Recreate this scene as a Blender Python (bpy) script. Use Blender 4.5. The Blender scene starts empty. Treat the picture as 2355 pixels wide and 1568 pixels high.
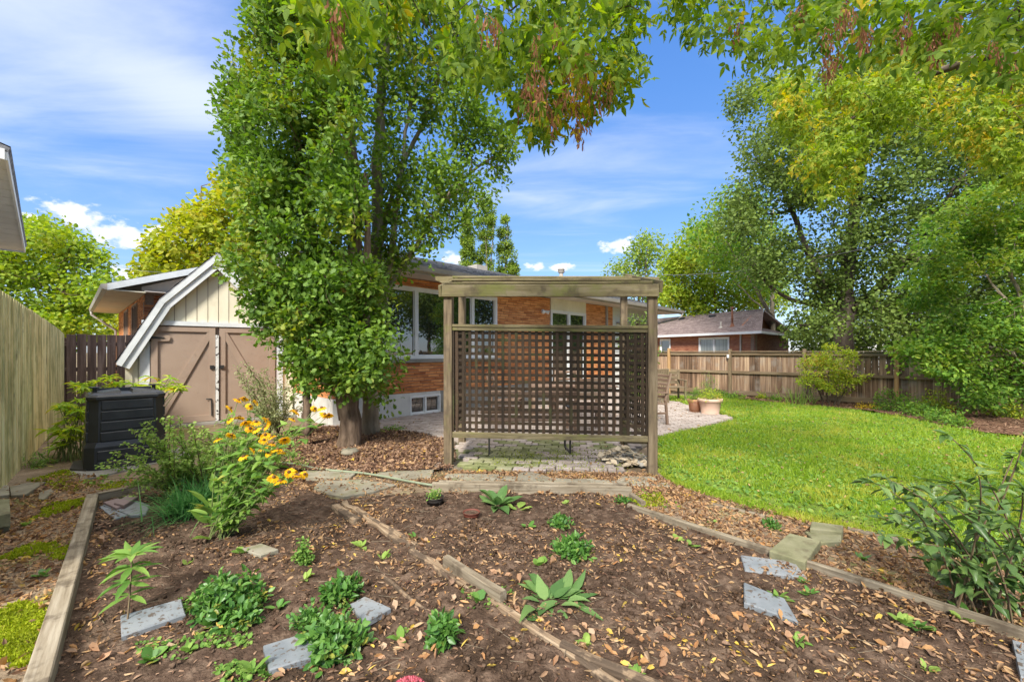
import bpy, math, random
import numpy as np
from mathutils import Vector, Matrix

# ------------------------------------------------------------------ camera, sky, sun, exposure
SC = bpy.context.scene
F, CX, HY, H = 981.25, 1177.5, 808.0, 1.45      # survey constants: focal length, centre, horizon, eye height
cam_d = bpy.data.cameras.new('camera'); cam = bpy.data.objects.new('camera', cam_d)
SC.collection.objects.link(cam); SC.camera = cam
cam.location = (0, 0, H); cam.rotation_euler = (math.radians(90), 0, 0)
cam_d.sensor_width = 36; cam_d.lens = 15.0; cam_d.shift_y = 24 / 2355; cam_d.clip_start = .05; cam_d.clip_end = 900
SUN = Vector((-.22, -.74, .66)).normalized()
SKY_STRENGTH, SUN_STRENGTH, EXPOSURE = .15, 2.0, 1.82
sun_d = bpy.data.lights.new('sun', 'SUN'); sun_d.energy = SUN_STRENGTH; sun_d.angle = math.radians(10); sun_d.color = (1, .95, .86)
sun = bpy.data.objects.new('sun', sun_d); SC.collection.objects.link(sun)
sun.rotation_euler = SUN.to_track_quat('Z', 'Y').to_euler(); sun.location = (-8, -10, 14)
vs = SC.view_settings; vs.view_transform = 'Standard'; vs.look = 'None'; vs.gamma = 1; vs.use_curve_mapping = False; vs.exposure = EXPOSURE

def ramp(N, cols):
    r = N.new('ShaderNodeValToRGB'); e = r.color_ramp.elements
    while len(e) < len(cols): e.new(.5)
    for i, c in enumerate(cols):
        e[i].position = i / (len(cols) - 1); e[i].color = (*c, 1)
    return r

def sky_dir(X, Y):
    return Vector(((X - CX) / F, 1, (HY - Y) / F)).normalized()

def make_world():
    w = bpy.data.worlds.new('World'); SC.world = w; w.use_nodes = True
    nt = w.node_tree; N = nt.nodes; L = nt.links; N.clear()
    def mth(op, a, b=None, c=None, clamp=False):
        n = N.new('ShaderNodeMath'); n.operation = op; n.use_clamp = clamp
        for i, v in enumerate((a, b, c)):
            if v is None: continue
            if isinstance(v, (int, float)): n.inputs[i].default_value = v
            else: L.new(v, n.inputs[i])
        return n.outputs[0]
    out = N.new('ShaderNodeOutputWorld'); bg = N.new('ShaderNodeBackground')
    sky = N.new('ShaderNodeTexSky'); sky.sky_type = 'NISHITA'; sky.sun_disc = False
    sky.sun_elevation = math.asin(SUN.z); sky.sun_rotation = math.atan2(SUN.x, SUN.y)
    sky.air_density = 1.0; sky.dust_density = .25; sky.ozone_density = 3.0; sky.altitude = 200
    tc = N.new('ShaderNodeTexCoord'); sep = N.new('ShaderNodeSeparateXYZ'); L.new(tc.outputs['Generated'], sep.inputs[0])
    gen = tc.outputs['Generated']
    # deeper, richer blue like the photograph's processing
    hs = N.new('ShaderNodeHueSaturation'); hs.inputs['Saturation'].default_value = 1.25; hs.inputs['Value'].default_value = .50
    L.new(sky.outputs[0], hs.inputs['Color'])
    grad = ramp(N, [(1.0, 1.28, 1.85), (.70, 1.08, 1.85), (.46, .86, 1.82), (.31, .70, 1.75), (.22, .57, 1.65), (.17, .49, 1.5), (.14, .43, 1.4)]); L.new(sep.outputs[2], grad.inputs[0])
    skyc = N.new('ShaderNodeMix'); skyc.data_type = 'RGBA'; skyc.inputs[0].default_value = .68; L.new(hs.outputs[0], skyc.inputs[6]); L.new(grad.outputs[0], skyc.inputs[7])
    # thin high cloud: noise on a plane overhead
    z = mth('MAXIMUM', sep.outputs[2], .04)
    comb = N.new('ShaderNodeCombineXYZ'); L.new(mth('DIVIDE', sep.outputs[0], z), comb.inputs[0]); L.new(mth('DIVIDE', sep.outputs[1], z), comb.inputs[1])
    mp = N.new('ShaderNodeMapping'); mp.inputs['Rotation'].default_value = (0, 0, math.radians(28)); mp.inputs['Scale'].default_value = (.42, 1.15, 1)
    L.new(comb.outputs[0], mp.inputs[0])
    n1 = N.new('ShaderNodeTexNoise'); n1.inputs['Scale'].default_value = 1.15; n1.inputs['Detail'].default_value = 9; n1.inputs['Roughness'].default_value = .56; n1.inputs['Distortion'].default_value = .5
    L.new(mp.outputs[0], n1.inputs['Vector'])
    def near(c, sx, sz, r0, r1):       # 1 near direction c, 0 beyond r1
        v = N.new('ShaderNodeVectorMath'); v.operation = 'SUBTRACT'; L.new(gen, v.inputs[0]); v.inputs[1].default_value = c
        m = N.new('ShaderNodeVectorMath'); m.operation = 'MULTIPLY'; L.new(v.outputs[0], m.inputs[0]); m.inputs[1].default_value = (sx, sx, sz)
        l = N.new('ShaderNodeVectorMath'); l.operation = 'LENGTH'; L.new(m.outputs[0], l.inputs[0])
        mr = N.new('ShaderNodeMapRange'); mr.interpolation_type = 'SMOOTHSTEP'; L.new(l.outputs['Value'], mr.inputs[0])
        mr.inputs[1].default_value = r1; mr.inputs[2].default_value = r0; mr.inputs[3].default_value = 0; mr.inputs[4].default_value = 1
        return mr.outputs[0], l.outputs['Value']
    a, _ = near(sky_dir(300, 90), 1, 1.5, .06, .42)
    b, _ = near(sky_dir(450, 215), 1, 3, .0, .2)
    c2, _ = near(sky_dir(1400, 400), .8, 3.2, .0, .32)
    boost = mth('ADD', mth('MULTIPLY', a, .28), mth('ADD', mth('MULTIPLY', b, .2), mth('MULTIPLY', c2, .12)))
    cir = N.new('ShaderNodeMapRange'); cir.interpolation_type = 'SMOOTHSTEP'
    fill_veil = N.new('ShaderNodeMapRange'); fill_veil.interpolation_type = 'SMOOTHSTEP'; L.new(sep.outputs[2], fill_veil.inputs[0]); fill_veil.inputs[1].default_value = .60; fill_veil.inputs[2].default_value = .84; fill_veil.inputs[4].default_value = .95
    L.new(mth('ADD', n1.outputs[0], boost), cir.inputs[0]); cir.inputs[1].default_value = .46; cir.inputs[2].default_value = .98
    # heaped clouds low over the horizon
    n2 = N.new('ShaderNodeTexNoise'); n2.inputs['Scale'].default_value = 34; n2.inputs['Detail'].default_value = 9; n2.inputs['Roughness'].default_value = .58
    mp2 = N.new('ShaderNodeMapping'); mp2.inputs['Scale'].default_value = (1, 1, 1.7); L.new(gen, mp2.inputs[0]); L.new(mp2.outputs[0], n2.inputs['Vector'])
    heap = None
    for X, Y, r, fl in ((165, 492, .07, 1.9), (60, 505, .04, 1.9), (285, 545, .085, 2.2), (370, 535, .06, 2), (1425, 565, .075, 2.8), (1230, 612, .045, 2.6), (1290, 617, .05, 2.6), (1045, 595, .05, 2), (300, 625, .07, 2.4)):
        m, ln = near(sky_dir(X, Y), 1, fl, .0, r)
        heap = m if heap is None else mth('MAXIMUM', heap, m)
    n3 = N.new('ShaderNodeTexNoise'); n3.inputs['Scale'].default_value = 3.2; n3.inputs['Detail'].default_value = 2; L.new(gen, n3.inputs['Vector'])
    band = N.new('ShaderNodeMapRange'); band.interpolation_type = 'SMOOTHSTEP'; L.new(mth('ABSOLUTE', mth('SUBTRACT', sep.outputs[2], .1)), band.inputs[0])
    band.inputs[1].default_value = .14; band.inputs[2].default_value = .02
    field = mth('MULTIPLY', band.outputs[0], mth('MULTIPLY', mth('SUBTRACT', n3.outputs[0], .48), 2.2), None, True)
    heap = mth('MAXIMUM', heap, field)
    cum = N.new('ShaderNodeMapRange'); cum.interpolation_type = 'SMOOTHSTEP'
    L.new(mth('ADD', mth('MULTIPLY', heap, .55), mth('MULTIPLY', n2.outputs[0], 1.25)), cum.inputs[0]); cum.inputs[1].default_value = .80; cum.inputs[2].default_value = 1.10
    cumf = mth('MULTIPLY', cum.outputs[0], mth('MULTIPLY', heap, 5.0, None, True))
    def mix(fac, A, B):
        m = N.new('ShaderNodeMix'); m.data_type = 'RGBA'; L.new(fac, m.inputs[0])
        for s, v in ((6, A), (7, B)):
            if isinstance(v, tuple): m.inputs[s].default_value = v
            else: L.new(v, m.inputs[s])
        return m.outputs[2]
    col = mix(mth('MULTIPLY', cir.outputs[0], .72), skyc.outputs[2], (2.0, 2.12, 2.45, 1))
    col = mix(cumf, col, mix(n2.outputs[0], (1.9, 2.05, 2.4, 1), (2.5, 2.45, 2.5, 1)))
    col = mix(mth('MULTIPLY', fill_veil.outputs[0], mth('MULTIPLY_ADD', n1.outputs[0], .8, .55, True)), col, (6.6, 6.3, 6.0, 1))      # bright cloud sheet added above the view to lift ambient light
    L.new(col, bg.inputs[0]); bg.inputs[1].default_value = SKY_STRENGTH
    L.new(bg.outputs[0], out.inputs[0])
make_world()

# ------------------------------------------------------------------ survey helpers
def G(X, Y, z=0.0):
    d = (H - z) * F / (Y - HY)
    return Vector(((X - CX) * d / F, d, z))
def W(X, Y, d):
    return Vector(((X - CX) * d / F, d, H - (Y - HY) * d / F))
U = Vector((.693, .721, 0)).normalized(); NV = Vector((.721, -.693, 0)).normalized(); V = -NV; ZUP = Vector((0, 0, 1))
rng = np.random.default_rng(7); random.seed(5)

# ------------------------------------------------------------------ materials
MATS = {}
def surf(name, cols, scale=(6, 6, 6), detail=5, rough=.75, bump=.3, bscale=None, rnd=.5, spec=.3, fine=None, moss=None, isl=0.0, dirt=None, metal=0, ior=None, bdist=.01):
    """General procedural surface: noise colour along cols, random shift per object, fine grain, blotches."""
    if name in MATS: return MATS[name]
    m = bpy.data.materials.new(name); m.use_nodes = True; nt = m.node_tree; N = nt.nodes; L = nt.links
    p = N['Principled BSDF']; p.inputs['Roughness'].default_value = rough; p.inputs['Specular IOR Level'].default_value = spec
    p.inputs['Metallic'].default_value = metal
    if ior: p.inputs['IOR'].default_value = ior
    tc = N.new('ShaderNodeTexCoord'); oi = N.new('ShaderNodeObjectInfo')
    sh = N.new('ShaderNodeVectorMath'); sh.operation = 'SCALE'; sh.inputs[0].default_value = (37, 51, 23); L.new(oi.outputs['Random'], sh.inputs['Scale'])
    ad = N.new('ShaderNodeVectorMath'); ad.operation = 'ADD'; L.new(tc.outputs['Object'], ad.inputs[0]); L.new(sh.outputs[0], ad.inputs[1])
    mp = N.new('ShaderNodeMapping'); mp.inputs['Scale'].default_value = scale; L.new(ad.outputs[0], mp.inputs[0])
    n = N.new('ShaderNodeTexNoise'); n.inputs['Scale'].default_value = 1; n.inputs['Detail'].default_value = detail; n.inputs['Roughness'].default_value = .6; L.new(mp.outputs[0], n.inputs['Vector'])
    def mth(op, a, b, clamp=False):
        q = N.new('ShaderNodeMath'); q.operation = op; q.use_clamp = clamp
        for i, v in enumerate((a, b)):
            if isinstance(v, (int, float)): q.inputs[i].default_value = v
            else: L.new(v, q.inputs[i])
        return q.outputs[0]
    fac = mth('MULTIPLY_ADD', n.outputs[0], 2.2); fac.node.inputs[2].default_value = -.6
    if rnd: fac = mth('ADD', fac, mth('MULTIPLY', mth('SUBTRACT', oi.outputs['Random'], .5), rnd))
    if isl:
        g = N.new('ShaderNodeNewGeometry'); fac = mth('ADD', fac, mth('MULTIPLY', mth('SUBTRACT', g.outputs['Random Per Island'], .5), isl))
    r = ramp(N, cols); L.new(fac, r.inputs[0]); col = r.outputs[0]
    def blot(col, color, sc, lo, hi, amt, det=4):
        b = N.new('ShaderNodeTexNoise'); b.inputs['Scale'].default_value = sc; b.inputs['Detail'].default_value = det; b.inputs['Roughness'].default_value = .65; L.new(ad.outputs[0], b.inputs['Vector'])
        mr = N.new('ShaderNodeMapRange'); mr.interpolation_type = 'SMOOTHSTEP'; L.new(b.outputs[0], mr.inputs[0]); mr.inputs[1].default_value = lo; mr.inputs[2].default_value = hi; mr.inputs[4].default_value = amt
        mx = N.new('ShaderNodeMix'); mx.data_type = 'RGBA'; L.new(mr.outputs[0], mx.inputs[0]); L.new(col, mx.inputs[6]); mx.inputs[7].default_value = (*color, 1)
        return mx.outputs[2]
    if moss: col = blot(col, *moss)
    if dirt: col = blot(col, *dirt)
    L.new(col, p.inputs['Base Color'])
    if bump:
        if bscale:
            m2 = N.new('ShaderNodeMapping'); m2.inputs['Scale'].default_value = bscale; L.new(ad.outputs[0], m2.inputs[0])
            n2 = N.new('ShaderNodeTexNoise'); n2.inputs['Scale'].default_value = 1; n2.inputs['Detail'].default_value = 6; L.new(m2.outputs[0], n2.inputs['Vector']); hsrc = n2.outputs[0]
        else: hsrc = n.outputs[0]
        b = N.new('ShaderNodeBump'); b.inputs['Strength'].default_value = bump; b.inputs['Distance'].default_value = bdist; L.new(hsrc, b.inputs['Height']); L.new(b.outputs[0], p.inputs['Normal'])
    MATS[name] = m; return m
def leafm(name, cols, patch=None, trans=.35, rough=.58, spec=.16):
    """Leaf surface: colour varies leaf by leaf, with patches of another tint; light shines through."""
    if name in MATS: return MATS[name]
    m = bpy.data.materials.new(name); m.use_nodes = True; nt = m.node_tree; N = nt.nodes; L = nt.links
    p = N['Principled BSDF']; p.inputs['Roughness'].default_value = rough; p.inputs['Specular IOR Level'].default_value = spec
    g = N.new('ShaderNodeNewGeometry'); r = ramp(N, cols); L.new(g.outputs['Random Per Island'], r.inputs[0]); col = r.outputs[0]
    if patch:
        pc, sc, lo, hi = patch
        tc = N.new('ShaderNodeTexCoord'); b = N.new('ShaderNodeTexNoise'); b.inputs['Scale'].default_value = sc; b.inputs['Detail'].default_value = 3; L.new(tc.outputs['Object'], b.inputs['Vector'])
        w = N.new('ShaderNodeTexWhiteNoise'); w.noise_dimensions = '1D'; L.new(g.outputs['Random Per Island'], w.inputs['W'])
        s = N.new('ShaderNodeMath'); s.operation = 'MULTIPLY_ADD'; L.new(w.outputs[0], s.inputs[0]); s.inputs[1].default_value = .22; L.new(b.outputs[0], s.inputs[2])
        mr = N.new('ShaderNodeMapRange'); L.new(s.outputs[0], mr.inputs[0]); mr.inputs[1].default_value = lo + .11; mr.inputs[2].default_value = hi + .11
        mx = N.new('ShaderNodeMix'); mx.data_type = 'RGBA'; L.new(mr.outputs[0], mx.inputs[0]); L.new(col, mx.inputs[6]); mx.inputs[7].default_value = (*pc, 1); col = mx.outputs[2]
    L.new(col, p.inputs['Base Color'])
    t = N.new('ShaderNodeBsdfTranslucent'); hs = N.new('ShaderNodeHueSaturation'); hs.inputs['Value'].default_value = 1.5; hs.inputs['Saturation'].default_value = 1.1; L.new(col, hs.inputs['Color']); L.new(hs.outputs[0], t.inputs[0])
    mx = N.new('ShaderNodeMixShader'); mx.inputs[0].default_value = trans
    L.new(p.outputs[0], mx.inputs[1]); L.new(t.outputs[0], mx.inputs[2]); L.new(mx.outputs[0], N['Material Output'].inputs[0])
    MATS[name] = m; return m

MOSS = (.10, .12, .02)
m_post = surf('old_post_wood', [(0.082, 0.059, 0.035), (0.171, 0.128, 0.077), (0.244, 0.191, 0.123)], (2.5, 30, 30), rough=.85, bump=.6, bdist=.006, moss=((.13, .13, .04), 3.5, .56, .72, .5), dirt=((.08, .06, .04), 5, .55, .7, .6), rnd=.3)
m_beam = surf('mossy_beam_wood', [(0.096, 0.077, 0.04), (0.169, 0.139, 0.069), (0.241, 0.199, 0.12)], (2, 26, 26), rough=.85, bump=.6, bdist=.006, moss=((.15, .17, .03), 3, .50, .68, .6), dirt=((.07, .052, .035), 4, .50, .68, .6), rnd=.3)
m_slat = surf('lattice_wood', [(0.025, 0.017, 0.011), (0.045, 0.03, 0.017), (0.071, 0.044, 0.026)], (2, 30, 30), rough=.85, bump=.5, bdist=.004, moss=((.07, .085, .025), 2.2, .55, .72, .6), rnd=.7)
m_bed = surf('garden_timber', [(0.117, 0.09, 0.059), (0.225, 0.184, 0.126), (0.324, 0.279, 0.207)], (2.5, 38, 38), rough=.9, bump=.7, bdist=.006, dirt=((.07, .05, .032), 7, .5, .68, .7), rnd=.25)
m_rot = surf('rotten_timber', [(0.11, 0.072, 0.044), (0.264, 0.187, 0.116), (0.396, 0.308, 0.209)], (3, 46, 46), rough=.95, bump=1, bdist=.012, dirt=((.085, .06, .04), 7, .47, .56, .95), rnd=.3)
m_fence_l = surf('green_tinged_cedar', [(0.392, 0.338, 0.164), (0.725, 0.636, 0.314), (0.792, 0.792, 0.479)], (1.2, 30, 30), rough=.85, bump=.5, bdist=.004, moss=((.17, .19, .055), 1.6, .42, .66, .6), dirt=((.07, .06, .045), 2.5, .6, .72, .5), rnd=.45)
m_fence_d = surf('dark_stained_cedar', [(0.075, 0.051, 0.043), (0.16, 0.106, 0.089), (0.319, 0.234, 0.203)], (1.2, 16, 16), rough=.8, bump=.4, bdist=.004, rnd=.4, dirt=((.26, .22, .19), 6, .62, .72, .6))
m_fence_r = surf('weathered_cedar', [(0.081, 0.049, 0.029), (0.236, 0.146, 0.09), (0.472, 0.331, 0.212)], (.9, 22, 22), rough=.85, bump=.4, bdist=.004, rnd=.8, dirt=((.30, .27, .23), 1.8, .5, .7, .5))
m_rail = surf('fence_rail_wood', [(.10, .065, .035), (.20, .145, .085), (.30, .23, .15)], (1.5, 24, 24), rough=.85, bump=.4, bdist=.004, rnd=.3)
m_newpost = surf('newer_post_wood', [(.24, .13, .05), (.38, .23, .10), (.45, .30, .15)], (2, 26, 26), rough=.8, bump=.3, bdist=.003)
m_brick = surf('orange_brick', [(0.269, 0.084, 0.034), (0.535, 0.196, 0.066), (0.777, 0.356, 0.134)], (3, 3, 22), rough=.85, bump=.4, bdist=.004, bscale=(40, 40, 90), rnd=.55, isl=.45)
m_brick2 = surf('red_brick', [(0.19, 0.066, 0.038), (0.304, 0.11, 0.06), (0.399, 0.176, 0.096)], (4, 4, 14), rough=.85, bump=.2, bdist=.004, isl=.5)
m_mortar = surf('mortar', [(.22, .15, .11), (.32, .24, .18)], (20, 20, 20), rough=.95, bump=.3)
m_found = surf('painted_foundation', [(.50, .48, .44), (.66, .64, .59)], (2, 2, 2), rough=.9, bump=.25, bscale=(30, 30, 30), dirt=((.30, .27, .22), 2.5, .5, .75, .5))
m_conc = surf('grey_concrete', [(.22, .21, .18), (.34, .32, .28)], (5, 5, 5), rough=.95, bump=.4, bscale=(60, 60, 60), dirt=((.12, .10, .07), 3, .5, .7, .6))
m_white = surf('white_trim_paint', [(.70, .70, .68), (.80, .80, .78)], (3, 3, 3), rough=.5, bump=.05)
m_peel = surf('peeling_white_paint', [(.60, .60, .56), (.75, .75, .72)], (8, 8, 8), rough=.7, bump=.3, dirt=((.04, .03, .025), 14, .56, .60, 1))
m_rake = surf('grey_white_trim', [(0.54, 0.572, 0.572), (0.713, 0.734, 0.734)], (4, 4, 4), rough=.6, bump=.1)
m_soffit = surf('soffit_metal', [(.52, .47, .42), (.62, .57, .52)], (2, 2, 2), rough=.5, bump=.05)
m_gutter = surf('gutter_metal', [(.33, .30, .26), (.42, .385, .34)], (3, 3, 3), rough=.4, bump=.05)
m_cream = surf('cream_siding', [(.660, .607, .449), (.792, .739, .568)], (3, 3, 1), rough=.7, bump=.15, rnd=.25, dirt=((.38, .32, .2), 3, .55, .8, .4))
m_taupe = surf('taupe_door_paint', [(0.305, 0.222, 0.165), (0.362, 0.271, 0.205)], (2, 2, 2), rough=.6, bump=.12, bscale=(20, 20, 20), rnd=.15, dirt=((.36, .30, .24), 3, .56, .80, .45), moss=((.17, .12, .085), 7, .6, .76, .4))
m_black = surf('black_iron', [(.012, .012, .012), (.03, .028, .026)], (12, 12, 12), rough=.5, bump=.2, spec=.5)
m_bin = surf('black_plastic', [(.016, .017, .018), (.036, .039, .042)], (5, 5, 5), rough=.42, bump=.12, bscale=(50, 50, 50), spec=.5, dirt=((.07, .065, .055), 6, .58, .8, .5))
m_shing = surf('grey_shingles', [(.10, .10, .11), (.20, .20, .21), (.34, .34, .35)], (9, 9, 9), rough=.95, bump=.3, rnd=.5, isl=.7)
m_shing2 = surf('brown_shingles', [(.17, .125, .115), (.26, .20, .185), (.34, .27, .25)], (5, 5, 5), rough=.95, bump=.3, isl=.5)
m_glass = surf('window_glass', [(.010, .014, .014), (.02, .024, .022)], (1, 1, 1), rough=.015, bump=.02, bscale=(.8, .8, .8), spec=1, ior=1.9)
m_curt = surf('curtained_glass', [(.16, .18, .17), (.30, .33, .31)], (14, 14, .3), rough=.1, bump=0, spec=.8, ior=1.7)
m_slate = surf('slate_tile', [(0.13, 0.148, 0.161), (0.198, 0.214, 0.224), (0.251, 0.266, 0.274)], (5, 5, 5), rough=.55, bump=.3, bdist=.003, bscale=(30, 30, 30), dirt=((.09, .065, .045), 34, .56, .62, .9), moss=((.16, .125, .09), 5, .52, .72, .8), spec=.35)
m_slate2 = surf('reddish_slate', [(.22, .16, .15), (.32, .25, .24)], (6, 6, 6), rough=.7, bump=.3, bdist=.003, rnd=.8)
m_flag = surf('flagstone', [(0.152, 0.132, 0.092), (0.232, 0.208, 0.152), (0.304, 0.28, 0.216)], (4, 4, 4), rough=.9, bump=.6, bscale=(18, 18, 18), moss=((.12, .13, .035), 3, .5, .7, .6), rnd=.4)
m_block = surf('old_paver_block', [(0.12, 0.12, 0.06), (0.195, 0.188, 0.105), (0.255, 0.24, 0.15)], (6, 6, 6), rough=.9, bump=.6, bscale=(30, 30, 30), rnd=.3, dirt=((.12, .10, .06), 7, .52, .68, .7))
m_paver = surf('patio_paver', [(0.24, 0.196, 0.165), (0.336, 0.282, 0.243), (0.416, 0.361, 0.321)], (7, 7, 7), rough=.9, bump=.4, bdist=.005, bscale=(40, 40, 40), rnd=.5, isl=.5)
m_paver_g = surf('mossy_paver', [(0.128, 0.145, 0.051), (0.204, 0.212, 0.093), (0.289, 0.281, 0.17)], (7, 7, 7), rough=.95, bump=.5, bdist=.006, bscale=(30, 30, 30), rnd=.6, isl=.4)
m_joint = surf('joint_sand', [(.10, .085, .06), (.2, .17, .12)], (20, 20, 20), rough=1, bump=.5, moss=((.08, .11, .02), 1.2, .5, .65, .7))
m_soil = surf('garden_soil', [(0.036, 0.023, 0.015), (0.088, 0.057, 0.039), (0.187, 0.13, 0.091)], (16, 16, 16), detail=9, rough=1, bump=1, bdist=.02, bscale=(60, 60, 60), spec=.1, rnd=0, dirt=((.17, .12, .08), 2.2, .55, .75, .5), moss=((.035, .022, .014), 3.1, .50, .64, .75))
m_clod = surf('soil_clod', [(0.041, 0.025, 0.015), (0.086, 0.055, 0.036), (0.151, 0.101, 0.068)], (20, 20, 20), rough=1, bump=.8, bscale=(90, 90, 90), isl=.9, spec=.1, rnd=0)
m_earth = surf('packed_earth', [(0.115, 0.083, 0.052), (0.207, 0.155, 0.101), (0.299, 0.23, 0.161)], (3, 3, 3), detail=9, rough=1, bump=.8, bdist=.02, bscale=(40, 40, 40), spec=.1, rnd=0, moss=((.13, .15, .03), 1.3, .5, .66, .7))
m_mulch = surf('bark_mulch', [(0.072, 0.038, 0.024), (0.144, 0.079, 0.048), (0.264, 0.168, 0.108)], (14, 14, 14), detail=9, rough=1, bump=1, bdist=.03, bscale=(50, 50, 50), spec=.1, rnd=0)
m_chip = surf('bark_chip', [(.07, .035, .022), (.15, .082, .048), (.30, .19, .12)], (9, 9, 9), rough=1, bump=.3, isl=1.1, rnd=0)
m_turf = surf('turf_base', [(0.075, 0.112, 0.015), (0.12, 0.18, 0.022), (0.18, 0.225, 0.038)], (2, 2, 2), detail=8, rough=1, bump=.6, bdist=.02, bscale=(60, 60, 60), rnd=0)
m_hose = surf('hose_rubber', [(.17, .20, .13), (.24, .27, .18)], (8, 8, 8), rough=.5, bump=.1)
m_terra = surf('terracotta', [(.38, .17, .09), (.52, .26, .15)], (6, 6, 6), rough=.8, bump=.15, dirt=((.5, .42, .34), 5, .5, .75, .5))
m_terra2 = surf('pale_terracotta_plastic', [(.52, .34, .25), (.60, .42, .32)], (5, 5, 5), rough=.6, bump=.05)
m_pot = surf('black_plastic_pot', [(.02, .018, .016), (.05, .045, .04)], (9, 9, 9), rough=.5, bump=.1)
m_potr = surf('brown_plastic_pot', [(.12, .035, .022), (.18, .06, .04)], (9, 9, 9), rough=.5, bump=.1)
m_chair = surf('weathered_teak', [(.108, .066, .042), (.204, .132, .090), (.300, .216, .156)], (2, 24, 24), rough=.8, bump=.3, bdist=.003)
m_dmetal = surf('dark_metal', [(.035, .032, .025), (.065, .06, .05)], (8, 8, 8), rough=.55, bump=.1, spec=.5)
m_barkd = surf('dark_bark', [(0.068, 0.044, 0.027), (0.166, 0.114, 0.076), (0.301, 0.215, 0.151)], (14, 14, 3), rough=.95, bump=1, bdist=.03, rnd=0)
m_barkf = surf('far_dark_bark', [(.035, .026, .02), (.075, .058, .045), (.12, .10, .08)], (5, 5, 1.5), rough=.95, bump=1, bdist=.03, rnd=0)  # darker bark colour for the big trees behind the fence
m_barkl = surf('pale_bark', [(0.151, 0.12, 0.082), (0.29, 0.239, 0.176), (0.416, 0.353, 0.265)], (9, 9, 2.5), rough=.9, bump=.8, bdist=.02, rnd=0)
m_twig = surf('twig_bark', [(.05, .036, .024), (.10, .075, .05)], (8, 8, 8), rough=.9, bump=.2, rnd=0)
m_stem = surf('green_stem', [(.10, .15, .04), (.17, .20, .07)], (8, 8, 8), rough=.7, bump=0, rnd=0)
m_stemp = surf('purple_stem', [(.12, .07, .05), (.18, .14, .07)], (8, 8, 8), rough=.7, bump=0, rnd=0)
m_wire = surf('grey_wire', [(.12, .12, .12), (.2, .2, .2)], (8, 8, 8), rough=.5, bump=0)
m_siding = surf('white_vinyl_siding', [(.62, .62, .58), (.72, .72, .68)], (2, 2, 2), rough=.6, bump=.05)

OAK = leafm('oak_leaves', [(0.075, 0.155, 0.02), (0.135, 0.24, 0.03), (0.21, 0.33, 0.045)], ((.26, .29, .03), 1.1, .57, .72), .36, spec=.4)
OAK2 = leafm('second_oak_leaves', [(0.08, 0.15, 0.02), (0.14, 0.235, 0.03), (0.22, 0.32, 0.045)], ((.20, .22, .03), .9, .58, .7), .35)  # leaf colour of the pale barked oak
ELDER = leafm('box_elder_leaves', [(.075, .143, .018), (.150, .240, .027), (.255, .330, .033)], ((.46, .36, .02), 1.7, .66, .74), .5)
ELDERY = leafm('yellowing_elder_leaves', [(0.12, 0.2, 0.022), (0.2, 0.29, 0.028), (0.3, 0.37, 0.04)], ((.50, .38, .04), 1.6, .56, .70), .42)
SEED = leafm('dry_seed', [(0.14, 0.055, 0.03), (0.24, 0.11, 0.06), (0.34, 0.18, 0.09)], None, .3, .8, .1)
MAPLE = leafm('dark_tree_leaves', [(0.08, 0.125, 0.028), (0.13, 0.195, 0.04), (0.21, 0.28, 0.06)], ((.13, .18, .04), .35, .55, .72), .3)
LOCUST = leafm('locust_leaves', [(0.15, 0.24, 0.024), (0.24, 0.33, 0.034), (0.34, 0.4, 0.04)], ((.40, .40, .05), .5, .60, .75), .4)
LIME = leafm('lime_green_leaves', [(.130, .221, .026), (.221, .325, .036), (.325, .403, .046)], ((.30, .33, .03), .6, .5, .7), .4)
YELLO = leafm('yellow_green_leaves', [(.20, .25, .024), (.31, .36, .034), (.42, .42, .05)], ((.48, .38, .05), .7, .56, .74), .4)
SHRUBG = leafm('shrub_tree_leaves', [(.070, .161, .031), (.140, .266, .039), (.238, .364, .049)], ((.25, .30, .035), .8, .55, .72), .38)
POPLAR = leafm('poplar_leaves', [(0.12, 0.2, 0.03), (0.2, 0.29, 0.04), (0.3, 0.37, 0.06)], None, .35)
DARKH = leafm('glossy_herb_leaves', [(.045, .128, .024), (.090, .210, .038), (.150, .285, .053)], ((.36, .34, .06), 9, .64, .74), .25, .4, .45)
MIDH = leafm('mid_green_leaves', [(.098, .210, .042), (.168, .294, .056), (.252, .378, .084)], ((.42, .38, .08), 7, .66, .76), .35)
BLUEH = leafm('dull_green_leaves', [(0.07, 0.15, 0.045), (0.12, 0.22, 0.065), (0.2, 0.31, 0.1)], None, .3, .5)
DARKA = leafm('dark_aster_leaves', [(0.06, 0.12, 0.03), (0.1, 0.18, 0.045), (0.17, 0.26, 0.065)], None, .25, .4, .45)
GREYH = leafm('grey_green_leaves', [(0.15, 0.25, 0.05), (0.24, 0.36, 0.075), (0.34, 0.44, 0.11)], None, .35, .6)
PEONY = leafm('peony_leaves', [(0.18, 0.32, 0.035), (0.34, 0.46, 0.05), (0.5, 0.52, 0.06)], ((.55, .24, .05), 2.2, .62, .74), .45)
CHIVE = leafm('chive_leaves', [(0.06, 0.19, 0.05), (0.1, 0.27, 0.07), (0.16, 0.34, 0.1)], None, .3, .4)
BUSHY = leafm('burning_bush_leaves', [(0.2, 0.31, 0.035), (0.32, 0.4, 0.045), (0.44, 0.44, 0.05)], ((.48, .27, .06), 2.6, .6, .74), .4)
YFLOW = leafm('golden_yellow', [(.55, .38, .02), (.72, .52, .03)], None, .3)
GRASS = leafm('grass_blades', [(0.15, 0.26, 0.022), (0.24, 0.37, 0.03), (0.36, 0.46, 0.06)], ((.44, .44, .07), 1.3, .50, .72), .4, .5, .25)
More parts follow.
